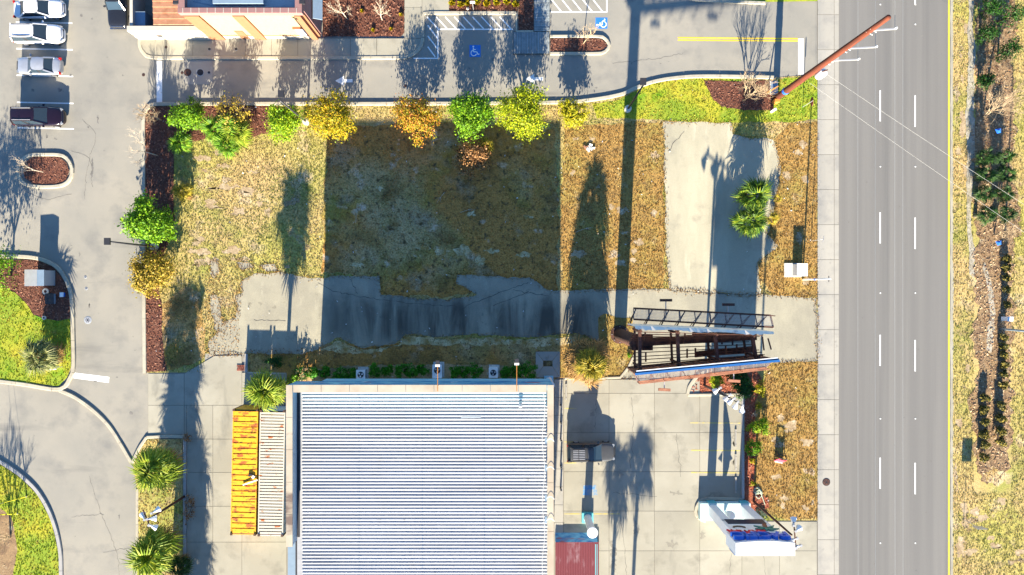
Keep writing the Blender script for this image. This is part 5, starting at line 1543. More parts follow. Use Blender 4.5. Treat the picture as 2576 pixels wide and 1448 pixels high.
def lamp_post(label, bx, by, hx, hy, z, base=True, grp='car park lamp posts', ground=0.0, arm=True):
    b = P(bx, by, 0)
    t = thing('lamp_post', label, 'lamp post', (b.x, b.y, ground), 0, grp)
    up('pole', MB().lathe((0, 0, 0), [(0.11, 0.5), (0.10, 3), (0.075, z - 0.1)], 10), 'rust' if ground else 'dark_metal', t, True)
    if base:
        up('concrete_base', MB().lathe((0, 0, 0), [(0.34, -0.1), (0.34, 0.55), (0.28, 0.62)], 18), 'concrete_plain', t, True)
    h = P(hx, hy, z)
    d = Vector((h.x - b.x, h.y - b.y, 0))
    if d.length > 0.15:
        up('bracket', MB().bar((0, 0, z - 0.12), (d.x, d.y, z - 0.05), 0.07), 'dark_metal', t)
    hd = up('lamp_head', MB().box((d.x, d.y, z), (0.52, 0.62, 0.16)), 'dark_metal', t)
    MB().box((d.x, d.y, z - 0.09), (0.4, 0.46, 0.03)).build('lens', M['lens'], hd)
    return t
lamp_post('black lamp post with square head beside the dark green tree at the drive', 392, 622, 270, 608, 8.0)
lamp_post('pale lamp post between the green tree and the yellow tree by the drive', 772, 308, 707, 237, 8.0)
lamp_post('lamp post on a round concrete foot at the bend of the north kerb', 1578, 277, 1618, 206, 9.0)
def floodlights(label, bx, by, z, cones, name='floodlight_pole', mat='rust', arm=((-0.8, 0.3), (0.8, -0.3))):
    b = P(bx, by, 0)
    t = thing(name, label, 'floodlight pole', (b.x, b.y, 0.03), 0, 'floodlight poles aimed at signs')
    up('pole', MB().lathe((0, 0, 0), [(0.13, -0.1), (0.12, 3), (0.09, z)], 10), mat, t, True)
    up('crossbar', MB().bar((arm[0][0], arm[0][1], z - 0.05), (arm[1][0], arm[1][1], z - 0.05), 0.09), mat, t)
    for i, (dx, dy, ax, ay, az) in enumerate(cones):
        d = Vector((ax, ay, az)).normalized()
        p = Vector((dx, dy, z - 0.1))
        c = up('floodlight', MB().lathe(p, [(0.08, -0.14), (0.09, 0.0), (0.29, 0.46), (0.27, 0.47)], 14, d), 'white_paint', t, False)
        MB().box(p - d * 0.24, (0.2, 0.18, 0.2), rz=0.4 * i).build('ballast_box', M['galv'], c)
    return t
floodlights('leaning floodlight pole with white cone lamps in the palm planter', 465, 1249, 7.0, [(0.6, 0.75, 0.5, 0.3, -0.7), (0.25, 0.1, 0.8, -0.1, -0.6), (0.35, -0.55, 0.7, -0.5, -0.5), (-0.35, 0.2, -0.6, 0.5, -0.6)], arm=((-0.4, 0.9), (0.3, -0.7)))
floodlights('floodlight pole with five white cone lamps in the red mulch bed', 1772, 970, 7.6, [(-0.9, 0.75, -0.7, -0.6, -0.5), (0.0, 0.1, -0.6, -0.8, -0.5), (0.35, -0.2, -0.8, -0.7, -0.4), (0.75, -0.55, -0.3, -0.9, -0.5), (1.25, -0.9, 0.1, -0.9, -0.6)], mat='dark_metal', arm=((-1.0, 0.8), (1.4, -0.9)))
floodlights('rusty floodlight pole with white cone lamps beside the pylon sign', 1896, 1262, 9.2, [(0.2, 1.0, 0.3, 0.6, -0.7), (0.5, 0.4, 0.7, 0.2, -0.6), (0.3, -0.4, -0.8, -0.5, -0.4), (0.6, -1.0, -0.9, -0.4, -0.4), (0.2, -1.3, -0.7, -0.7, -0.4)], arm=((0.2, 1.1), (0.4, -1.3)))
# slim steel posts by the sidewalk
b = P(2019, 704, 0)
t = thing('sign_post', 'tall white steel post with a small crosspiece at the sidewalk edge', 'post', (b.x, b.y, 0.03))
up('post', MB().lathe((0, 0, 0), [(0.09, -0.1), (0.07, 5.9), (0.03, 6.0)], 10), 'white_paint', t, True)
up('crosspiece', MB().bar((0, -0.28, 5.6), (0, 0.28, 5.6), 0.05), 'dark_metal', t)
up('clamp', MB().lathe((0, 0, 2.6), [(0.1, 0), (0.1, 0.3), (0.08, 0.32)], 10), 'letter_blue', t)
b = P(2040, 607, 0)
t = thing('sign_post', 'short steel post with a thin top bar near the sidewalk', 'post', (b.x, b.y, 0.03))
up('post', MB().tube((0, 0, -0.1), (0, 0, 2.7), 0.03, n=8), 'galv', t, True)
up('top_bar', MB().bar((-0.05, -0.3, 2.68), (0.05, 0.3, 2.68), 0.04), 'galv', t)
b = P(2019, 270, 0)
t = thing('street_sign', 'small oval maroon sign on a slanting post under the utility pole', 'sign', (b.x, b.y, 0.03))
up('post', MB().tube((0, 0, -0.1), (0.0, 0, 2.3), 0.03, n=8), 'galv', t)
ov = [(0.02, 0.45 * math.cos(k * math.pi / 8), 2.0 + 0.3 * math.sin(k * math.pi / 8)) for k in range(16)]
mb = MB().add(ov + [(x + 0.04, y, z) for x, y, z in ov], [tuple(range(15, -1, -1)), tuple(range(16, 32))] + [(i, (i + 1) % 16, 16 + (i + 1) % 16, 16 + i) for i in range(16)])
M['maroon'] = paint('maroon_paint', (0.16, 0.02, 0.03), 0.5)
up('sign_plate', mb, 'maroon', t)
b = P(1940, 282, 0)
t = thing('marker_post', 'short white marker at the lower corner of the round mulch bed', 'marker', (b.x, b.y, 0.04))
up('block', MB().box((0.05, 0, 0.35), (0.3, 0.2, 0.8), rz=0.5), 'white_paint', t)
up('cap', MB().box((0.05, 0, 0.78), (0.36, 0.24, 0.06), rz=0.5), 'white_paint', t)
t = thing('ground_hatch', 'grey rectangular utility lid at the foot of the utility pole', 'utility lid', (*G(1946, 222), 0.05))
up('lid', MB().box((0, 0, 0.03), (0.62, 1.2, 0.06)), 'blue_metal', t)
up('rim', MB().box((0, 0, 0.015), (0.8, 1.4, 0.05)), 'concrete_plain', t)
# roadside sign across the road
b = P(2424, 1308, 0)
t = thing('road_sign', 'rectangular road sign on a thin post in the far grass strip', 'sign', (b.x, b.y, 0.0))
up('post', MB().tube((0, 0, -0.1), (0, 0, 2.75), 0.025, n=8), 'galv', t)
up('sign_plate', MB().box((0, 0.03, 2.35), (1.0, 0.03, 0.8)), 'galv', t)
b = P(2516, 828, 0)
t = thing('street_light', 'slim steel pole rising out of the far mulch bed', 'street light', (b.x, b.y, 0.0))
up('pole', MB().lathe((0, 0, 0), [(0.11, -0.1), (0.09, 6), (0.07, 9)], 10), 'blue_metal', t, True)
up('arm', MB().bar((0, 0, 8.9), (-2.2, 0, 9.2), 0.07), 'blue_metal', t)
up('lamp_head', MB().box((-2.4, 0, 9.2), (0.6, 0.25, 0.14)), 'grey_metal', t)
b = P(2522, 802, 0)
t = thing('meter_box', 'white meter box in the mulch bed across the road', 'utility box', (b.x, b.y, 0.03))
up('box', MB().box((0, 0, 0.55), (0.5, 0.4, 0.9)), 'white_paint', t)
up('lid', MB().box((0, 0, 1.03), (0.56, 0.46, 0.06), rx=0.08), 'lens', t)

# ------------------------------------------------------------------ cabinets and units
b = P(103, 700, 0.9)
t = thing('equipment_cabinet', 'large silver equipment cabinet with a stepped lid in the left mulch bed', 'cabinet', (b.x, b.y, 0.1))
up('body', MB().box((0, 0, 0.85), (1.75, 1.5, 1.7)), 'grey_metal', t)
up('lid', MB().box((-0.32, 0, 1.74), (1.25, 1.62, 0.08), ry=-0.03), 'galv', t)
up('lid', MB().box((0.62, 0, 1.72), (0.62, 1.58, 0.07), ry=0.18), 'blue_metal', t)
up('door_seam', MB().box((0.0, -0.76, 0.85), (0.03, 0.02, 1.5)), 'dark_metal', t)
up('handle', MB().box((0.15, -0.78, 0.95), (0.04, 0.05, 0.25)), 'dark_metal', t)
for lab, px, py, s, m_ in (('dark blue ground box in the left mulch bed', 127, 752, (0.8, 1.0, 0.35), 'blue_metal'), ('small blue box with white rim beside the dark ground box', 157, 742, (0.3, 0.4, 0.3), 'letter_blue')):
    b = P(px, py, 0.3)
    t = thing('ground_box', lab, 'utility box', (b.x, b.y, 0.1))
    up('body', MB().box((0, 0, s[2] / 2), s), m_, t)
    up('lid', MB().box((0, 0, s[2] + 0.03), (s[0] + 0.06, s[1] + 0.06, 0.05)), 'dark_metal' if m_ == 'blue_metal' else 'white_paint', t)
for lab, px, py, r in (('cream concrete ring lid below the silver cabinet', 118, 734, 0.32), ('small pale ring lid lower in the left mulch bed', 114, 800, 0.2), ('round white ring in the mulch beside the hatched parking space', 1195 + 43 - 123 + 62, 24, 0.14)):
    b = P(px, py, 0)
    t = thing('valve_cover', lab, 'valve cover', (b.x, b.y, 0.1))
    up('ring', MB().lathe((0, 0, 0), [(r, 0), (r, 0.12), (r * 0.5, 0.14)], 20), 'concrete_plain', t)
    up('plug', MB().lathe((0, 0, 0.1), [(r * 0.45, 0), (r * 0.45, 0.06), (r * 0.4, 0.061)], 16), 'rust', t)
b = P(2008, 680, 0.6)
t = thing('utility_cabinet', 'pale grey utility cabinet on a concrete pad in the verge', 'cabinet', (b.x, b.y, 0.03))
up('pad', MB().box((-0.35, 0, 0.05), (1.7, 1.4, 0.14)), 'concrete_plain', t)
up('body', MB().box((0.1, 0, 0.65), (0.95, 1.15, 1.2)), 'galv', t)
up('lid', MB().box((0.1, 0, 1.28), (1.05, 1.25, 0.07)), 'white_paint', t)
def condenser(label, px, py, s, mat, fan):
    b = P(px, py, 0.8)
    t = thing('air_conditioner', label, 'air conditioner', (b.x, b.y, 0.05), 0, 'air conditioners behind the store')
    w, d = s
    up('pad', MB().box((0.08, 0.1, 0.04), (w + 0.2, d + 0.25, 0.1)), 'concrete_plain', t)
    up('casing', MB().box((0, 0, 0.45), (w, d, 0.78)), mat, t)
    up('top_panel', MB().box((0, 0, 0.86), (w + 0.05, d + 0.05, 0.05)), 'white_paint', t)
    g = up('fan_guard', MB().lathe((0, 0.12 if d > w + .1 else 0, 0.885), [(0.36 * min(w, d), 0), (0.36 * min(w, d), 0.03), (0.33 * min(w, d), 0.035)], 20), 'dark_metal', t)
    for k in range(3):
        a = k * 2.094 + 0.4
        MB().box((0.2 * min(w, d) * math.cos(a), (0.12 if d > w + .1 else 0) + 0.2 * min(w, d) * math.sin(a), 0.935), (0.2 * min(w, d), 0.15 * min(w, d), 0.02), rz=a).build('fan_blade', M[fan], g)
    return t
condenser('white air conditioner with three pale fan blades, first from the yellow container', 908, 943, (0.85, 0.9), 'grey_metal', 'white_paint')
condenser('tall grey air conditioner under the lamp arm, middle of the three', 1100, 935, (0.9, 1.3), 'grey_metal', 'galv')
condenser('grey air conditioner nearest the storm drain', 1241, 938, (0.85, 0.95), 'white_paint', 'grey_metal')
b = G(1378, 915)
t = thing('storm_drain', 'square concrete storm drain apron with a dark grate', 'storm drain', (b[0], b[1], 0.05))
c_ = [(-1.22, 1.2), (1.22, 1.2), (1.22, -1.4), (-1.22, -1.4)]
i_ = [(-0.46, 0.28), (0.46, 0.28), (0.46, -0.28), (-0.46, -0.28)]
for k in range(4):
    a0, a1 = Vector(c_[k]), Vector(c_[(k + 1) % 4])
    d0, d1 = Vector(i_[k]), Vector(i_[(k + 1) % 4])
    m4 = (a0 + a1 + d0 + d1) / 4
    q = [v + (m4 - v).normalized() * 0.02 for v in (a0, a1, d1, d0)]
    mb = MB().add([(q[0].x, q[0].y, 0.06), (q[1].x, q[1].y, 0.06), (q[2].x, q[2].y, 0.02), (q[3].x, q[3].y, 0.02), (q[0].x, q[0].y, -0.05), (q[1].x, q[1].y, -0.05), (q[2].x, q[2].y, -0.05), (q[3].x, q[3].y, -0.05)],
                  [(0, 3, 2, 1), (0, 1, 5, 4), (1, 2, 6, 5), (2, 3, 7, 6), (3, 0, 4, 7)])
    up('apron_slab', mb, 'walk', t)
gt = up('grate', MB().box((0, 0, -0.03), (0.9, 0.54, 0.02)), 'dark_metal', t)
for k in range(7):
    MB().box((-0.36 + k * 0.12, 0, 0.0), (0.03, 0.52, 0.03)).build('grate_bar', M['dark_metal'], gt)
def manhole(label, px, py, r, mat='rust', z=0.0):
    b = G(px, py)
    t = thing('manhole_cover', label, 'manhole cover', (b[0], b[1], z))
    up('frame', MB().lathe((0, 0, 0), [(r * 1.15, -0.02), (r * 1.15, 0.01), (r, 0.014)], 24), 'grey_metal' if mat != 'rust' else 'dark_metal', t)
    c = up('cover', MB().lathe((0, 0, 0.008), [(r, 0), (r * 0.98, 0.014), (r * 0.5, 0.016)], 24), mat, t)
    for k in range(3):
        MB().box((0, 0, 0.028), (r * 1.5, r * 0.12, 0.008), rz=k * 1.047).build('tread_bar', M['dark_metal'], c)
manhole('spoked manhole cover in the drive beside the left lawn', 221, 806, 0.33, 'galv')
manhole('small valve lid in the drive below the bend of the kerb', 215, 698, 0.13, 'galv')
manhole('small grey valve lid midway down the drive', 217, 727, 0.13, 'galv')
manhole('rusty brown manhole cover on the sidewalk', 2078, 1213, 0.34, 'rust', 0.055)
manhole('brown manhole cover on the utility slab, left of the pair', 472, 183, 0.33, 'rust', 0.015)
manhole('dark manhole cover on the utility slab, right of the pair', 504, 183, 0.33, 'dark_metal', 0.015)
manhole('small cleanout lid left of the paired manhole covers', 458, 184, 0.13, 'rust', 0.0)
manhole('small cleanout lid at the right edge of the utility slab', 526, 183, 0.13, 'dark_metal', 0.015)
manhole('small brown lid on the asphalt near the stop line', 361, 189, 0.14, 'rust')
manhole('leftmost round lid in the walk beside the restaurant', 419, 120, 0.12, 'rust', 0.103)
manhole('middle round lid in the walk beside the restaurant', 528, 125, 0.14, 'dark_metal', 0.103)
manhole('right round lid in the walk beside the restaurant', 595, 125, 0.14, 'dark_metal', 0.103)
manhole('small orange lid in the drive near the orange tree', 1020, 217, 0.13, 'rust')
b = G(608, 926)
t = thing('brick_patch', 'small patch of red bricks at the corner of the service apron', 'bricks', (b[0], b[1], 0.05))
M['brick'] = surf('brick', (0.24, 0.075, 0.05), [((0.12, 0.04, 0.03), 5, 0.4, 0.6)], 0.9, world=False, island=0.3)
for r_ in range(3):
    for c in range(5):
        up('brick', MB().box((-0.36 + c * 0.2 + 0.08 * (r_ % 2), -0.2 + r_ * 0.2, 0.03), (0.18, 0.17, 0.06)), 'brick', t)

# ------------------------------------------------------------------ loose things by the pylon sign
b = P(1963, 1151, 0.3)
M['pink'] = paint('faded_red_plastic', (0.55, 0.05, 0.09), 0.5)
t = thing('folding_sign', 'faded red folding frame board standing in the dry grass', 'sign board', (b.x, b.y, 0.03), math.radians(-12))
for sx in (-1, 1):
    up('leg', MB().bar((sx * 0.42, -0.5, 0.0), (sx * 0.34, 0.0, 1.05), 0.07), 'pink', t)
    up('leg', MB().bar((sx * 0.42, 0.5, 0.0), (sx * 0.34, 0.02, 1.05), 0.07), 'dark_metal', t)
up('panel', MB().box((0, -0.3, 0.42), (0.8, 0.06, 0.7), rx=-0.45), 'pink', t)
up('white_edge', MB().box((0.02, -0.56, 0.06), (0.8, 0.1, 0.08)), 'white_paint', t)
up('crossbar', MB().bar((-0.36, 0.02, 1.02), (0.36, 0.02, 1.02), 0.06), 'dark_metal', t)
up('crossbar', MB().bar((-0.38, 0.3, 0.45), (0.38, 0.3, 0.45), 0.06), 'dark_metal', t)
def coil(label, px, py, mat, loops, rad, seed, tail=None):
    b = P(px, py, 0)
    r = random.Random(seed)
    mb = MB()
    pr = None
    n = loops * 14
    cx = cy = 0
    for i in range(n):
        a = i * 2 * math.pi / 14
        k = int(i / 14)
        rr = rad * (0.5 + 0.5 * r.random() * 0.3 + 0.25 * math.sin(k * 2.1))
        q = Vector((0.35 * math.sin(k * 1.7) * rad + rr * math.cos(a), 0.5 * math.cos(k * 2.3) * rad + rr * 1.2 * math.sin(a), 0.04 + 0.015 * k))
        if pr is not None:
            mb.tube(pr, q, 0.028, n=5, cap=False)
        pr = q
    if tail:
        mb.tube(pr, (tail[0], tail[1], 0.06), 0.028, n=5)
    o = mb.build('hose_coil', M[mat])
    o.location = (b.x, b.y, 0.06)
    return tag(o, label, 'hose')
M['pale_hose'] = paint('pale_green_hose', (0.50, 0.58, 0.42), 0.5)
M['dark_hose'] = paint('dark_green_hose', (0.06, 0.09, 0.05), 0.5)
coil('pale green garden hose coiled in the red mulch', 1905, 1238, 'pale_hose', 6, 0.42, 3, (0.75, -1.3))
coil('dark garden hose in loose loops beside the pylon sign', 1913, 1290, 'dark_hose', 9, 0.55, 5)
for i, (px, py) in enumerate(((1411, 1021), (1411, 1064), (1411, 1107), (1411, 1175), (1411, 1231))):
    b = P(px, py, 0.4)
    t = thing('bollard', ORD[i] + ' dark bollard from the store corner along the store walk', 'bollard', (b.x, b.y, 0.07), 0, 'bollards along the store walk')
    up('post', MB().lathe((0, 0, 0), [(0.09, 0), (0.09, 0.8), (0.05, 0.86)], 12), 'dark_metal', t, True)
    up('collar', MB().lathe((0, 0, 0.6), [(0.098, 0), (0.098, 0.08), (0.09, 0.085)], 12), 'white_paint', t)
for i, (px, y0, y1) in enumerate(((1424, 966, 1006), (1850, 1080, 1124), (1850, 1142, 1182), (1850, 1200, 1240))):
    a, b2 = P(px, y0, 0), P(px, y1, 0)
    lab = 'concrete wheel stop in front of the store corner' if i == 0 else ORD[i - 1] + ' concrete wheel stop from the top of the faded stalls'
    t = thing('wheel_stop', lab, 'wheel stop', ((a.x + b2.x) / 2, (a.y + b2.y) / 2, 0.056), 0, 'wheel stops')
    L = (a - b2).length
    mb = MB().add([(-0.11, -L / 2, 0), (0.11, -L / 2, 0), (0.07, -L / 2, 0.13), (-0.07, -L / 2, 0.13), (-0.11, L / 2, 0), (0.11, L / 2, 0), (0.07, L / 2, 0.13), (-0.07, L / 2, 0.13)], [(0, 1, 2, 3), (7, 6, 5, 4), (0, 4, 5, 1), (1, 5, 6, 2), (2, 6, 7, 3), (3, 7, 4, 0)])
    up('block', mb, 'walk', t)
    for s in (-1, 1):
        up('pin', MB().lathe((0, s * L * 0.35, 0.12), [(0.03, 0), (0.03, 0.03), (0.02, 0.031)], 8), 'rust', t)
b = P(1190, 8, 0.8)
t = thing('parking_sign', 'white sign on a thin post in the mulch bed beside the hatched space', 'sign', (b.x, b.y - 0.4, 0.06))
up('post', MB().tube((0, 0, 0), (0, 0, 2.0), 0.03, n=8), 'galv', t)
up('sign_plate', MB().box((0, 0.03, 1.75), (0.45, 0.03, 0.5)), 'white_paint', t)
b = P(140, 925, 0.5)
t = thing('notice_board', 'small white notice board beside the palm on the left lawn', 'sign', (b.x, b.y, 0.09), 0.1)
up('panel', MB().box((0, 0, 0.75), (0.9, 0.06, 0.6), rx=0.5), 'white_paint', t)
for s in (-1, 1):
    up('leg', MB().tube((s * 0.4, 0.02, 0), (s * 0.4, 0.02, 0.75), 0.03, n=6), 'galv', t)
for lab, x0, y0, x1, y1, z0, z1 in (('upper yellow guy wire guard on the lower left lawn', 8, 1266, 66, 1250, 0.2, 2.0), ('lower yellow guy wire guard on the lower left lawn', -10, 1297, 43, 1294, 0.2, 2.0)):
    a, b2 = P(x0, y0, z1), P(x1, y1, z0)
    t = thing('guy_guard', lab, 'guy wire guard', (b2.x, b2.y, 0.08))
    M.setdefault('guard_yellow', paint('guard_yellow', (0.75, 0.65, 0.03), 0.5))
    dv = Vector((a.x - b2.x, a.y - b2.y, a.z - b2.z))
    up('guard', MB().tube((0, 0, 0), dv, 0.05, n=8), 'guard_yellow', t)
    up('anchor', MB().tube((0, 0, -0.1), dv.normalized() * 0.15, 0.07, n=8), 'galv', t)
    up('strand', MB().tube(dv, dv * 2.2, 0.012, n=5), 'wire', t)
b = P(1484, 372, 0)
t = thing('debris_pile', 'small pile of white and pink debris on the brown grass', 'debris', (b.x, b.y, 0.03))
for k in range(12):
    a = RNG.uniform(0, 6.28); r_ = RNG.uniform(0.05, 0.6)
    up('scrap', MB().box((r_ * math.cos(a), r_ * 0.6 * math.sin(a), 0.08), (RNG.uniform(0.15, 0.5), RNG.uniform(0.1, 0.25), RNG.uniform(0.04, 0.14)), rz=RNG.uniform(0, 3), rx=RNG.uniform(-0.3, 0.3)), ('white_paint', 'lens', 'concrete_plain', 'rust_light')[k % 4], t)
for lab, x0, y0, x1, y1 in (('dead stick lying in the shaded grass left of the dirt patches', 1118, 485, 1098, 512), ('pale dead frond lying in the shaded grass', 1158, 535, 1195, 528), ('thin dead branch lying in the shade near the brown grass', 1448, 585, 1492, 572)):
    mb = MB()
    a, b2 = P(x0, y0, 0.06), P(x1, y1, 0.06)
    mid = (a + b2) / 2 + Vector((0.05, 0.1, 0.05))
    mb.tube(a, mid, 0.025, 0.02, 5); mb.tube(mid, b2, 0.02, 0.01, 5)
    for k in range(4):
        mb.tube(mid, mid + Vector((RNG.uniform(-0.3, 0.3), RNG.uniform(-0.3, 0.3), 0.05)) + (b2 - mid) * 0.7, 0.012, 0.004, 4)
    tag(mb.build('dead_branch', M['white_bark']), lab, 'branch')

# ------------------------------------------------------------------ vehicles
M['tyre'] = surf('tyre', (0.02, 0.02, 0.02), [((0.035, 0.035, 0.035), 20, 0.4, 0.6)], 0.9, world=False)
M['rim'] = paint('alloy', (0.50, 0.50, 0.52), 0.3, 0.8)
M['chrome'] = paint('chrome', (0.65, 0.65, 0.66), 0.15, 1.0)
M['headlamp'] = paint('headlamp', (0.22, 0.24, 0.27), 0.1)
M['tail_lamp'] = paint('tail_lamp', (0.40, 0.01, 0.01), 0.2)
M['black_trim'] = paint('black_trim', (0.02, 0.02, 0.022), 0.5)
def body_mesh(L, W, stations, zb):
    """stations: (x fraction -0.5..0.5, half-width fraction, top height)"""
    mb = MB()
    ring = []
    for fx, fw, zt_ in stations:
        x, w = fx * L, fw * W / 2
        z1 = zb + (zt_ - zb) * 0.35
        z2 = zb + (zt_ - zb) * 0.75
        prof = [(0.0, zb), (w * 0.86, zb), (w * 0.97, z1 * 0.8 + zb * 0.2), (w, z2), (w * 0.90, zt_ - 0.02), (w * 0.55, zt_ + 0.02), (0.0, zt_ + 0.035)]
        ring.append([(x, y, z) for y, z in prof] + [(x, -y, z) for y, z in prof[-2:0:-1]])
    n = len(ring[0])
    vs = [p for r in ring for p in r]
    fs = []
    for i in range(len(ring) - 1):
        for k in range(n):
            fs.append((i * n + k, (i + 1) * n + k, (i + 1) * n + (k + 1) % n, i * n + (k + 1) % n))
    fs += [tuple(range(n)), tuple((len(ring) - 1) * n + k for k in range(n - 1, -1, -1))]
    return mb.add(vs, fs)
def lerp(a, b, f):
    return Vector(a) * (1 - f) + Vector(b) * f
def pane(corners, inset, off):
    a, b, c, d = [Vector(p) for p in corners]
    n = (b - a).cross(d - a).normalized()
    m = (a + b + c + d) / 4
    q = [p + (m - p) * inset + n * off for p in (a, b, c, d)]
    k = [p - n * 0.03 for p in q]
    return MB().add(q + k, [(0, 1, 2, 3), (7, 6, 5, 4), (0, 4, 5, 1), (1, 5, 6, 2), (2, 6, 7, 3), (3, 7, 4, 0)])
def vehicle(name, label, px, py, rz, paintm, kind, L, W, Hh, cat, rails=False, rack=False, group='vehicles parked left of the drive', roofm=None):
    b = P(px, py, 0.7)
    t = thing(name, label, cat, (b.x, b.y, 0.006), rz, group)
    zb = 0.24
    belt = Hh * 0.60
    if kind == 'sedan':
        st = [(-0.5, 0.62, belt * 0.72), (-0.485, 0.80, belt * 0.98), (-0.44, 0.92, belt * 1.05), (-0.30, 0.99, belt * 1.06), (0.0, 1.0, belt * 1.02), (0.18, 0.99, belt * 0.99), (0.34, 0.97, belt * 0.92), (0.43, 0.90, belt * 0.84), (0.475, 0.78, belt * 0.76), (0.5, 0.58, belt * 0.60)]
        cab = (-0.37, -0.20, 0.06, 0.22)
    elif kind == 'suv':
        st = [(-0.5, 0.78, belt * 0.80), (-0.49, 0.90, belt * 0.98), (-0.44, 0.96, belt * 1.02), (-0.25, 1.0, belt * 1.02), (0.05, 1.0, belt * 1.0), (0.22, 0.99, belt * 0.98), (0.34, 0.97, belt * 0.93), (0.43, 0.88, belt * 0.86), (0.48, 0.70, belt * 0.74), (0.5, 0.42, belt * 0.60)]
        cab = (-0.485, -0.43, 0.02, 0.21)
    else:
        st = [(-0.5, 0.90, belt * 0.95), (-0.49, 0.97, belt * 1.0), (-0.2, 1.0, belt * 1.0), (0.1, 1.0, belt * 1.0), (0.24, 0.99, belt * 0.98), (0.38, 0.97, belt * 0.95), (0.46, 0.92, belt * 0.90), (0.49, 0.82, belt * 0.80), (0.5, 0.66, belt * 0.66)]
        cab = (-0.13, -0.08, 0.12, 0.22)
    bo = body_mesh(L, W, st, zb).build('body', M[paintm], t, True)
    md = bo.modifiers.new('s', 'SUBSURF')
    md.levels = md.render_levels = 2
    # cabin: frustum with slightly domed roof, panes set on its faces
    x0, x1, x2, x3 = [c * L for c in cab]
    wb, wr = W / 2 * 0.88, W / 2 * 0.68
    zb2, zr = belt * 0.96, Hh
    B = [(x0, -wb, zb2), (x3, -wb * 0.97, zb2), (x3, wb * 0.97, zb2), (x0, wb, zb2)]
    T = [(x1, -wr, zr - 0.06), (x2, -wr, zr - 0.04), (x2, wr, zr - 0.04), (x1, wr, zr - 0.06)]
    cb = MB().add(B + T, [(0, 1, 5, 4), (1, 2, 6, 5), (2, 3, 7, 6), (3, 0, 4, 7)])
    cabin = cb.build('cabin', M['black_trim'], t)
    rf = MB()
    nx, ny = 7, 7
    vs = []
    for i in range(nx):
        for j in range(ny):
            u, v = i / (nx - 1), j / (ny - 1) * 2 - 1
            ex = 0.05
            xx = (x1 - ex) + (x2 - x1 + 2 * ex) * u
            yw = (wr + 0.03) * (1 - 0.05 * (2 * u - 1) ** 2)
            z = zr - 0.06 * abs(v) ** 2.4 - 0.05 * abs(2 * u - 1) ** 3
            vs.append((xx, v * yw, z + 0.012))
    fs = [(i * ny + j, (i + 1) * ny + j, (i + 1) * ny + j + 1, i * ny + j + 1) for i in range(nx - 1) for j in range(ny - 1)]
    roof = rf.add(vs, fs).build('roof', M[roofm or paintm], t, True)
    pane([B[1], B[2], T[2], T[1]], 0.07, 0.012).build('windshield', M['glass'], t)
    pane([B[3], B[0], T[0], T[3]], 0.10, 0.012).build('rear_window', M['glass'], t)
    for s, (a, b_, c, d) in ((-1, (B[0], B[1], T[1], T[0])), (1, (B[2], B[3], T[3], T[2]))):
        for f0, f1 in ((0.04, 0.47), (0.53, 0.96)):
            q = [lerp(a, b_, f0), lerp(a, b_, f1), lerp(d, c, f1), lerp(d, c, f0)]
            pane(q, 0.10, 0.012).build('side_window', M['glass'], t)
        # pillars and frame in body colour
        MB().bar(lerp(B[1] if s < 0 else B[2], T[1] if s < 0 else T[2], 0.0), lerp(B[1] if s < 0 else B[2], T[1] if s < 0 else T[2], 1.0), 0.09, 0.07).build('pillar', M[paintm], t)
        MB().bar(lerp(B[0] if s < 0 else B[3], T[0] if s < 0 else T[3], 0.0), lerp(B[0] if s < 0 else B[3], T[0] if s < 0 else T[3], 1.0), 0.12, 0.09).build('pillar', M[paintm], t)
        m_ = MB().box((x3 - 0.35, s * (W / 2 + 0.08), belt + 0.06), (0.14, 0.22, 0.14), rz=-s * 0.3).build('mirror', M[paintm], t)
        for wx_ in (0.31, -0.30):
            wp = (wx_ * L, s * (W / 2 - 0.12), 0.33)
            w_ = MB().lathe(wp, [(0.26, -0.11), (0.33, -0.09), (0.335, 0.09), (0.26, 0.115)], 20, Vector((0, s, 0))).build('wheel', M['tyre'], t)
            MB().lathe((wp[0], wp[1] + s * 0.10, wp[2]), [(0.22, 0.0), (0.21, 0.03), (0.06, 0.035)], 14, Vector((0, s, 0))).build('rim', M['rim'], w_)
        MB().box((L * 0.452, s * W * 0.34, belt * 0.74), (0.24, 0.26, 0.12), rz=-s * 0.45).build('headlight', M['headlamp'], t)
        MB().box((-L * 0.482, s * W * 0.40, belt * 0.88), (0.18, 0.22, 0.2), rz=s * 0.3).build('tail_light', M['tail_lamp'], t)
        for hx in (0.02, -0.2):
            MB().box((hx * L, s * (W / 2 - 0.005), belt * 0.86), (0.18, 0.03, 0.03)).build('door_handle', M[paintm], t)
        if rails:
            r_ = MB().bar((x1 + 0.15, s * (wr - 0.08), zr + 0.03), (x2 - 0.25, s * (wr - 0.08), zr + 0.03), 0.05, 0.05).build('roof_rail', M['galv' if rails == 'silver' else 'black_trim'], roof)
    MB().box((L * 0.485, 0, belt * 0.62), (0.10, W * 0.5, 0.16)).build('grille', M['black_trim'], t)
    MB().box((L * 0.468, 0, belt * 0.80), (0.05, W * 0.42, 0.05), ry=0.5).build('hood_seam', M['black_trim'], t)
    if rack:
        for k in range(6):
            yy_ = -0.42 + k * 0.168
            MB().bar((x1 + 0.2, yy_, zr + 0.03), (x1 + (x2 - x1) * 0.62, yy_, zr + 0.03), 0.05, 0.03).build('roof_slat', M['galv'], roof)
        MB().bar((x1 + 0.75, -0.6, zr + 0.055), (x1 + 0.75, 0.6, zr + 0.055), 0.06, 0.03).build('roof_bar', M['black_trim'], roof)
        MB().bar((x1 + (x2 - x1) * 0.72, -0.6, zr + 0.055), (x1 + (x2 - x1) * 0.72, 0.6, zr + 0.055), 0.06, 0.03).build('roof_bar', M['black_trim'], roof)
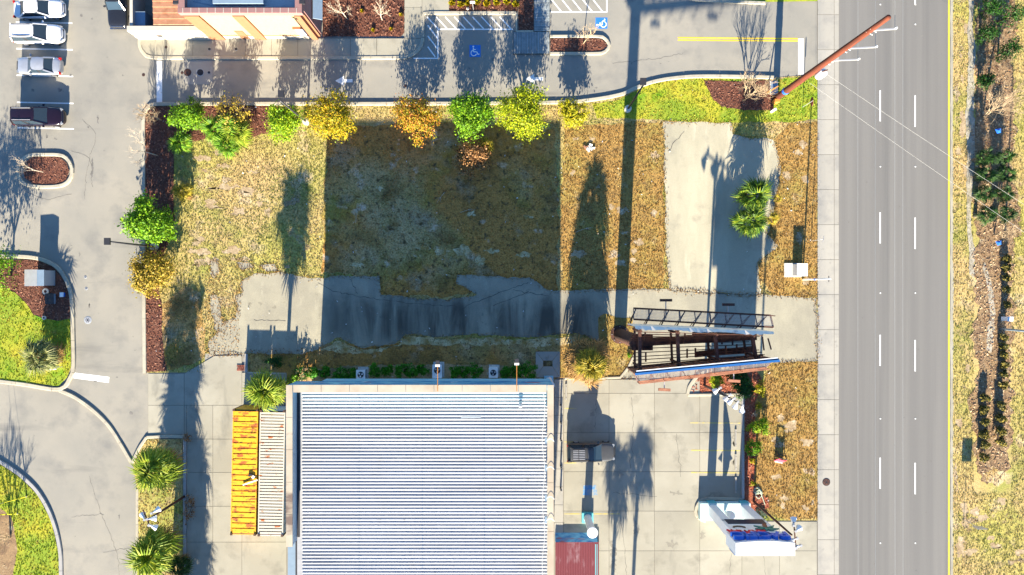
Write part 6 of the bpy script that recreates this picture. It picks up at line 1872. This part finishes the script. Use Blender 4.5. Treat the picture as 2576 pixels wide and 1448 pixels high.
    if kind == 'pickup':
        MB().box((-0.31 * L, 0, belt * 1.01 + 0.02), (L * 0.34, W * 0.78, 0.04)).build('bed_cover', M['black_trim'], t)
        MB().box((L * 0.497, 0, 0.48), (0.16, W * 0.9, 0.22)).build('bumper', M['chrome'], t)
        MB().box((L * 0.492, 0, belt * 0.82), (0.06, W * 0.6, 0.12)).build('grille_bar', M['chrome'], t)
    return t
M['car_white'] = paint('white_car_paint', (0.78, 0.78, 0.79), 0.25, 0, 0.5, 0.6)
M['car_silver'] = paint('silver_car_paint', (0.48, 0.50, 0.53), 0.3, 0.5, 0.5, 0.5)
M['car_maroon'] = paint('maroon_car_paint', (0.013, 0.005, 0.011), 0.2, 0.1, 0.5, 0.7)
M['car_black'] = paint('black_car_paint', (0.015, 0.016, 0.02), 0.2, 0, 0.5, 0.7)
M['car_grey'] = paint('pewter_car_paint', (0.10, 0.098, 0.09), 0.28, 0.4, 0.5, 0.6)
vehicle('parked_car', 'white sedan at the top of the parking row, nose to the right', 98, 23, 0.03, 'car_white', 'sedan', 4.95, 1.86, 1.46, 'car')
vehicle('parked_car', 'white SUV with roof rails parked below the white sedan', 97, 86, 0.0, 'car_white', 'suv', 4.95, 1.92, 1.72, 'car', rails='black')
vehicle('parked_car', 'silver sedan parked tail to the right in the middle of the row', 97, 166, math.pi - 0.02, 'car_silver', 'sedan', 4.5, 1.80, 1.44, 'car')
vehicle('parked_car', 'dark maroon SUV with silver roof rails, lowest in the parking row', 99, 294, 0.0, 'car_maroon', 'suv', 4.95, 1.94, 1.75, 'car', rails='silver')
vehicle('pickup_truck', 'black pickup truck at the top edge beside the restaurant', 298, -2, math.radians(-90), 'car_black', 'pickup', 5.8, 2.0, 1.85, 'pickup', group=None)
vehicle('parked_car', 'dark grey SUV with a slatted roof parked in front of the store', 1487, 1138, 0.02, 'car_grey', 'suv', 4.85, 1.95, 1.80, 'car', rails='black', rack=True, group=None)
# ------------------------------------------------------------------ trees and shrubs
row = 'leafy trees along the north kerb'
leafy_tree('round_tree', 'bright green round tree at the left end of the north tree row', 477, 294, 3.4, 3.6, M['green_leaf'], 1, group=row, n=5200, leaf=0.11)
leafy_tree('round_tree', 'yellow-green round tree beside the pale lamp post', 716, 306, 3.6, 3.6, M['lime_leaf'], 2, group=row, n=5200, leaf=0.11)
leafy_tree('round_tree', 'broad golden orange tree right of the pale lamp post', 833, 292, 4.8, 3.5, M['gold_leaf'], 3, group=row, n=7200, leaf=0.10, spiky=0.5)
leafy_tree('round_tree', 'rusty orange tree in the middle of the north kerb', 1053, 293, 4.4, 3.4, M['autumn_leaf'], 4, group=row, n=6800, leaf=0.10, spiky=0.5)
leafy_tree('round_tree', 'vivid green dense tree above the brown dead bush', 1187, 289, 4.3, 3.7, M['green_leaf'], 5, group=row, n=7600, leaf=0.11)
leafy_tree('round_tree', 'large yellow-green tree right of the vivid green tree', 1313, 283, 5.2, 3.9, M['citron_leaf'], 6, group=row, n=8800, leaf=0.10, spiky=0.4)
leafy_tree('round_tree', 'small bright yellow shrub tree at the right end of the north row', 1443, 284, 2.9, 2.9, M['yellow_leaf'], 7, group=row, n=3200, leaf=0.11)
leafy_tree('broadleaf_tree', 'dark green tree overhanging the drive above the black lamp post', 376, 558, 4.6, 4.6, M['green_leaf'], 8, n=6800, leaf=0.14)
leafy_tree('feathery_tree', 'feathery straw yellow tree overhanging the drive below the black lamp post', 378, 682, 4.6, 2.6, M['straw_leaf'], 9, n=6400, leaf=0.12, spiky=0.6, shell=0.3)
leafy_tree('broadleaf_tree', 'green tree cut by the left edge of the picture', -24, 692, 5.4, 5.4, M['green_leaf'], 10, n=5200, leaf=0.11)
# straw tree mixed with bare twigs behind the big palmetto
leafy_tree('half_bare_tree', 'half bare yellow tree behind the large palmetto', 588, 282, 3.6, 3.6, M['straw_leaf'], 11, n=700, leaf=0.11)
bare_tree('bare_tree', 'leafless twiggy tree rising through the half bare yellow tree', 610, 296, 3.4, M['pale_bark'], 21, depth=4, lean=(0.1, 0.2), base=True)
# dead bush
b = leafy_tree('dead_bush', 'brown dead bush with a green tuft below the vivid green tree', 1190, 396, 4.0, 1.9, M['dead_leaf'], 12, cat='bush', n=1800, leaf=0.11, zb=0.1, clumps=40)
bare_tree('bare_shrub', 'bare brown twigs sticking out of the dead bush', 1170, 392, 1.8, M['bark'], 22, stems=3, depth=3, base=True, cat='shrub', r=0.04)
palm('palmetto', 'small yellow-green palmetto beside the dead bush', 1226, 368, 0.7, 1.9, 31, fronds=14, kind='palm_gold', dead=0)
# bare trees
bt = [('grey-tan twiggy shrub in the corner of the mulch bed by the stop line', 408, 303, 3.2, 'pale_bark', 3, (-0.15, 0.1)), ('pale leafless tree leaning over the drive from the left mulch bed', 398, 392, 4.6, 'white_bark', 1, (-0.45, 0.05)),
      ('small pale leafless tree in the oval island', 112, 434, 3.4, 'white_bark', 1, (-0.5, 0.1)), ('bare tree in the round end of the kerbed island by the blue marking', 1466, 112, 3.8, 'pale_bark', 1, (0.05, 0.05)),
      ('large pale bare tree in the mulch bed beside the restaurant', 875, 50, 5.0, 'white_bark', 1, (0, 0)), ('small pale bare tree right of the large one in the restaurant bed', 962, 52, 3.6, 'white_bark', 1, (0, 0)),
      ('multi-stemmed bare tree in the mulch bed under the utility pole', 1872, 240, 3.9, 'pale_bark', 4, (0, 0)), ('bare tree with a blue scrap caught in it across the road', 2470, 300, 5.4, 'pale_bark', 4, (0, 0)),
      ('lower bare shrub with a blue rag across the road', 2500, 592, 3.4, 'pale_bark', 3, (0, 0)), ('leafless trees at the lower left corner lawn', 28, 1352, 4.4, 'pale_bark', 4, (0, 0))]
for i, (lab, px, py, h, m_, stn, ln) in enumerate(bt):
    bare_tree('bare_tree', lab, px, py, h, M[m_], 40 + i, stems=stn, lean=ln, depth=4, base=True, spread=0.5, up=0.25, r=0.05)
for lab, px, py, z in (('blue scrap caught in the upper bare tree across the road', 2503, 326, 2.6), ('blue rag caught in the lower bare shrub across the road', 2504, 608, 1.2)):
    q = P(px, py, z)
    mb = MB().add([(0, 0, 0), (0.5, 0.1, 0.1), (0.62, -0.3, -0.05), (0.2, -0.42, 0.02), (0.3, -0.15, 0.16)], [(0, 1, 4), (1, 2, 4), (2, 3, 4), (3, 0, 4)])
    o = mb.build('plastic_scrap', M['letter_blue'])
    o.location = q
    tag(o, lab, 'plastic scrap')
# palms
pg = 'cabbage palms'
palm('palm_tree', 'palm tree behind the containers at the store corner', 672, 985, 5.3, 4.5, 51, fronds=40, group=pg)
palm('palm_tree', 'yellowish palm tree beside the billboard column, frond skirt added for its shadow', 1488, 920, 5.4, 3.6, 52, fronds=36, kind='palm_gold', group=pg, dead=90, skirt=4.3)  # dense skirt added to throw the wide block of shadow
palm('palm_tree', 'upper of the two palms in the long planter', 387, 1180, 4.0, 5.0, 53, fronds=40, group=pg)
palm('palm_tree', 'lower of the two palms in the long planter', 387, 1388, 4.0, 5.5, 54, fronds=44, group=pg)
palm('palm_tree', 'olive palm on the left lawn by the stop line', 102, 898, 2.1, 4.2, 55, fronds=30, kind='palm_olive', group=pg)
palm('palmetto', 'left head of the large palmetto clump in front of the half bare tree', 545, 330, 1.7, 3.6, 56, fronds=24, kind='palm_green', dead=3)
palm('palmetto', 'right head of the large palmetto clump in front of the half bare tree', 594, 334, 1.6, 3.6, 156, fronds=24, kind='palm_leaf', dead=3)
palm('palmetto', 'lowest head of the large palmetto clump at the grass edge', 570, 364, 1.3, 3.2, 157, fronds=22, kind='palm_green', dead=2)
palm('palmetto', 'uppermost head of the large palmetto clump among bare twigs', 572, 318, 2.0, 2.8, 158, fronds=20, kind='palm_green', dead=2)
palm('palmetto', 'small palmetto at the edge of the left mulch bed below the first green tree', 455, 362, 0.9, 2.9, 57, fronds=18, kind='palm_green', dead=2)
palm('palmetto', 'lone small palmetto at the left edge of the tan grass', 459, 485, 0.8, 2.5, 58, fronds=18, kind='palm_gold', dead=2)
palm('palmetto', 'dark palmetto at the lower right of the long planter', 452, 1425, 1.4, 3.0, 59, fronds=24, kind='palm_dark', dead=2)
palm('palm_tree', 'upper palmetto of the clump in the patched pavement', 1898, 490, 2.3, 4.0, 60, fronds=22, kind='palm_mid', group=pg)
palm('palm_tree', 'lower palmetto of the clump in the patched pavement', 1886, 553, 2.0, 3.9, 61, fronds=22, kind='palm_mid', group=pg)
palm('palmetto', 'small yellow palmetto at the right side of the pavement clump', 1940, 552, 0.8, 1.9, 62, fronds=14, kind='palm_gold', dead=0)
palm('palmetto', 'tiny palmetto at the upper right of the pavement clump', 1955, 500, 0.6, 1.2, 63, fronds=10, kind='palm_gold', dead=0)
# palms standing just outside the frame; their shadows fall into it
palm('palm_tree', 'palm just below the bottom edge, left of the pylon sign', 1533, 1610, 5.6, 3.6, 64, base=True, group=pg, fronds=30)
palm('palm_tree', 'taller palm just below the bottom edge near the red canopy', 1583, 1655, 6.6, 3.6, 65, base=True, group=pg, fronds=30)
palm('palm_tree', 'palm at the planter just below the bottom edge', 470, 1530, 4.4, 4.2, 66, base=True, group=pg, fronds=34)
palm('palm_tree', 'farther palm at the planter below the bottom edge', 468, 1650, 4.6, 4.2, 67, base=True, group=pg, fronds=34)
palm('palm_tree', 'third palm at the planter below the bottom edge', 475, 1770, 4.6, 4.2, 68, base=True, group=pg, fronds=34)
# dark palms across the road
k = 0
for px, col_ in ((2478, 'left'), (2528, 'right')):
    for j, py in enumerate((395, 440, 490, 540)):
        palm('palmetto', ORD[j] + ' dark palm from the top in the ' + col_ + ' row across the road', px + (j % 2) * 4, py, 1.7, 2.3, 70 + k, fronds=16, kind='palm_dark', dead=0, group='dark palms across the road')
        k += 1
for i, (px, py, d, h) in enumerate(((2492, 20, 2.2, 2.6), (2540, 40, 2.4, 3.0), (2484, 85, 2.0, 2.2), (2536, 128, 2.2, 2.6), (2478, 205, 1.6, 1.8))):
    leafy_tree('evergreen_shrub', ORD[i] + ' dark evergreen from the top edge in the bed across the road', px, py, d, h, M['dark_leaf'], 80 + i, cat='shrub', group='evergreens across the road', n=900, leaf=0.10)
# grass clumps in rows across the road
cl = [(2531, y) for y in (652, 675, 700, 729, 768)] + [(2524, y) for y in (848, 872, 893, 918, 942, 968)]
for i, (px, py) in enumerate(cl):
    shrub('grass_clump', ORD[i] + ' yellow grass clump from the top in the single row across the road', px, py, 0.8, 0.8, M['clump_leaf'], 100 + i, cat='grass clump', group='grass clumps across the road', n=520, leaf=0.10)
for i, py in enumerate((1002, 1030, 1062, 1094, 1118, 1150)):
    shrub('grass_clump', ORD[i] + ' yellow grass clump from the top in the left of the paired rows', 2478 - (i % 2) * 4, py, 0.95, 0.9, M['clump_leaf'], 120 + i, cat='grass clump', group='grass clumps across the road', n=600, leaf=0.10)
for i, py in enumerate((1020, 1053, 1084, 1112)):
    shrub('grass_clump', ORD[i] + ' yellow grass clump from the top in the right of the paired rows', 2517, py, 0.95, 0.9, M['clump_leaf'], 130 + i, cat='grass clump', group='grass clumps across the road', n=600, leaf=0.10)
# yellow clumps in the restaurant bed
for i, (px, py) in enumerate(((1138, 10), (1160, 14), (1178, 10), (1202, 8), (1225, 12), (1250, 10), (1275, 8), (1298, 14))):
    grass_clump('flower_clump', ORD[i] + ' golden clump from the left in the bed above the hatched space', px, py, 0.85, 0.5, M['gold_leaf'], 140 + i, 'golden clumps in the restaurant bed', n=120, cat='flower clump')
for i, (px, py) in enumerate(((912, 30), (940, 78), (985, 75), (1010, 40))):
    grass_clump('flower_clump', ORD[i] + ' small golden tuft from the left in the restaurant bed with bare trees', px, py, 0.5, 0.35, M['gold_leaf'], 150 + i, 'golden tufts under the bare trees', n=60, cat='flower clump')
# clipped hedge plants behind the store
hx = [(788, 938, 0.95), (819, 938, 0.85), (854, 940, 1.1), (884, 940, 1.0), (944, 934, 1.15), (975, 934, 0.9), (1008, 932, 1.15), (1034, 933, 1.1), (1062, 932, 0.9), (1146, 934, 1.0), (1168, 935, 0.9), (1196, 935, 1.2), (1272, 936, 1.0), (1303, 934, 1.2), (1336, 934, 1.35)]
for i, (px, py, d) in enumerate(hx):
    shrub('hedge_shrub', ORD[i] + ' clipped dark shrub from the left in the row behind the store', px, py, d * 1.3, d * 1.0, M['hedge_leaf'], 160 + i, group='clipped shrubs behind the store', n=900, leaf=0.09)
shrub('dark_shrub', 'dark shrub between the palm and the row behind the store', 760, 938, 1.6, 1.2, M['dark_leaf'], 176, n=600)
shrub('dark_shrub', 'low dark hedge above the palm at the store corner', 690, 912, 2.2, 0.9, M['dark_leaf'], 177, n=700, sy=0.45)
shrub('dark_shrub', 'green shrub against the store corner beside the palm', 740, 958, 1.3, 1.3, M['green_leaf'], 178, n=500)
# planting around the pylon sign
shrub('round_shrub', 'large clipped green shrub, upper of the pair along the red mulch', 1907, 1074, 2.4, 1.3, M['lime_leaf'], 180, n=1400, leaf=0.09, sy=0.72)
shrub('round_shrub', 'clipped green shrub, lower of the pair along the red mulch', 1893, 1127, 1.75, 1.3, M['green_leaf'], 181, n=1000, leaf=0.09)
shrub('dark_shrub', 'large dark green shrub under the right end of the billboard', 1876, 975, 2.5, 1.6, M['dark_leaf'], 182, n=1500, leaf=0.12)
shrub('dark_shrub', 'dark green spreading shrub just under the billboard catwalk', 1850, 945, 2.6, 1.3, M['dark_leaf'], 183, n=1200, leaf=0.12, sy=0.6)
shrub('yellow_shrub', 'yellow-green shrub under the billboard catwalk beside the red mulch', 1800, 958, 1.5, 1.2, M['citron_leaf'], 184, n=700, leaf=0.10)
shrub('yellow_shrub', 'yellow-green shrub beside the large dark green shrub', 1912, 978, 1.1, 0.9, M['yellow_leaf'], 185, n=450, leaf=0.10, sy=1.4)
shrub('yellow_shrub', 'tiny yellow-green plant between the dark shrub and the clipped pair', 1908, 1022, 0.7, 0.5, M['yellow_leaf'], 186, n=180, leaf=0.08)
shrub('yellow_shrub', 'flat bright yellow plant above the pale hose', 1893, 1217, 0.75, 0.3, M['yellow_leaf'], 187, n=200, leaf=0.08, sy=0.6)
shrub('yellow_shrub', 'small yellow plant at the foot of the lower clipped shrub', 1892, 1160, 0.8, 0.35, M['gold_leaf'], 188, n=180, leaf=0.08, sy=0.6)
bare_tree('bare_shrub', 'bare pale twigs between the clipped pair and the dark shrub', 1896, 1042, 0.8, M['white_bark'], 189, stems=4, depth=2, base=True, cat='shrub', r=0.03)
shrub('dark_shrub', 'ragged dark weeds spilling over the planter kerb', 478, 1278, 1.4, 0.7, M['dead_leaf'], 190, n=260, leaf=0.10, sy=2.0)
shrub('dark_shrub', 'dark weeds at the corner of the long planter', 470, 1101, 0.9, 0.6, M['dead_leaf'], 191, n=160, leaf=0.08)
shrub('green_tuft', 'small green tuft in the brown grass beside the billboard column', 1583, 894, 0.5, 0.3, M['green_leaf'], 192, n=120, leaf=0.07)
t = None
scene.cycles.max_bounces = 6
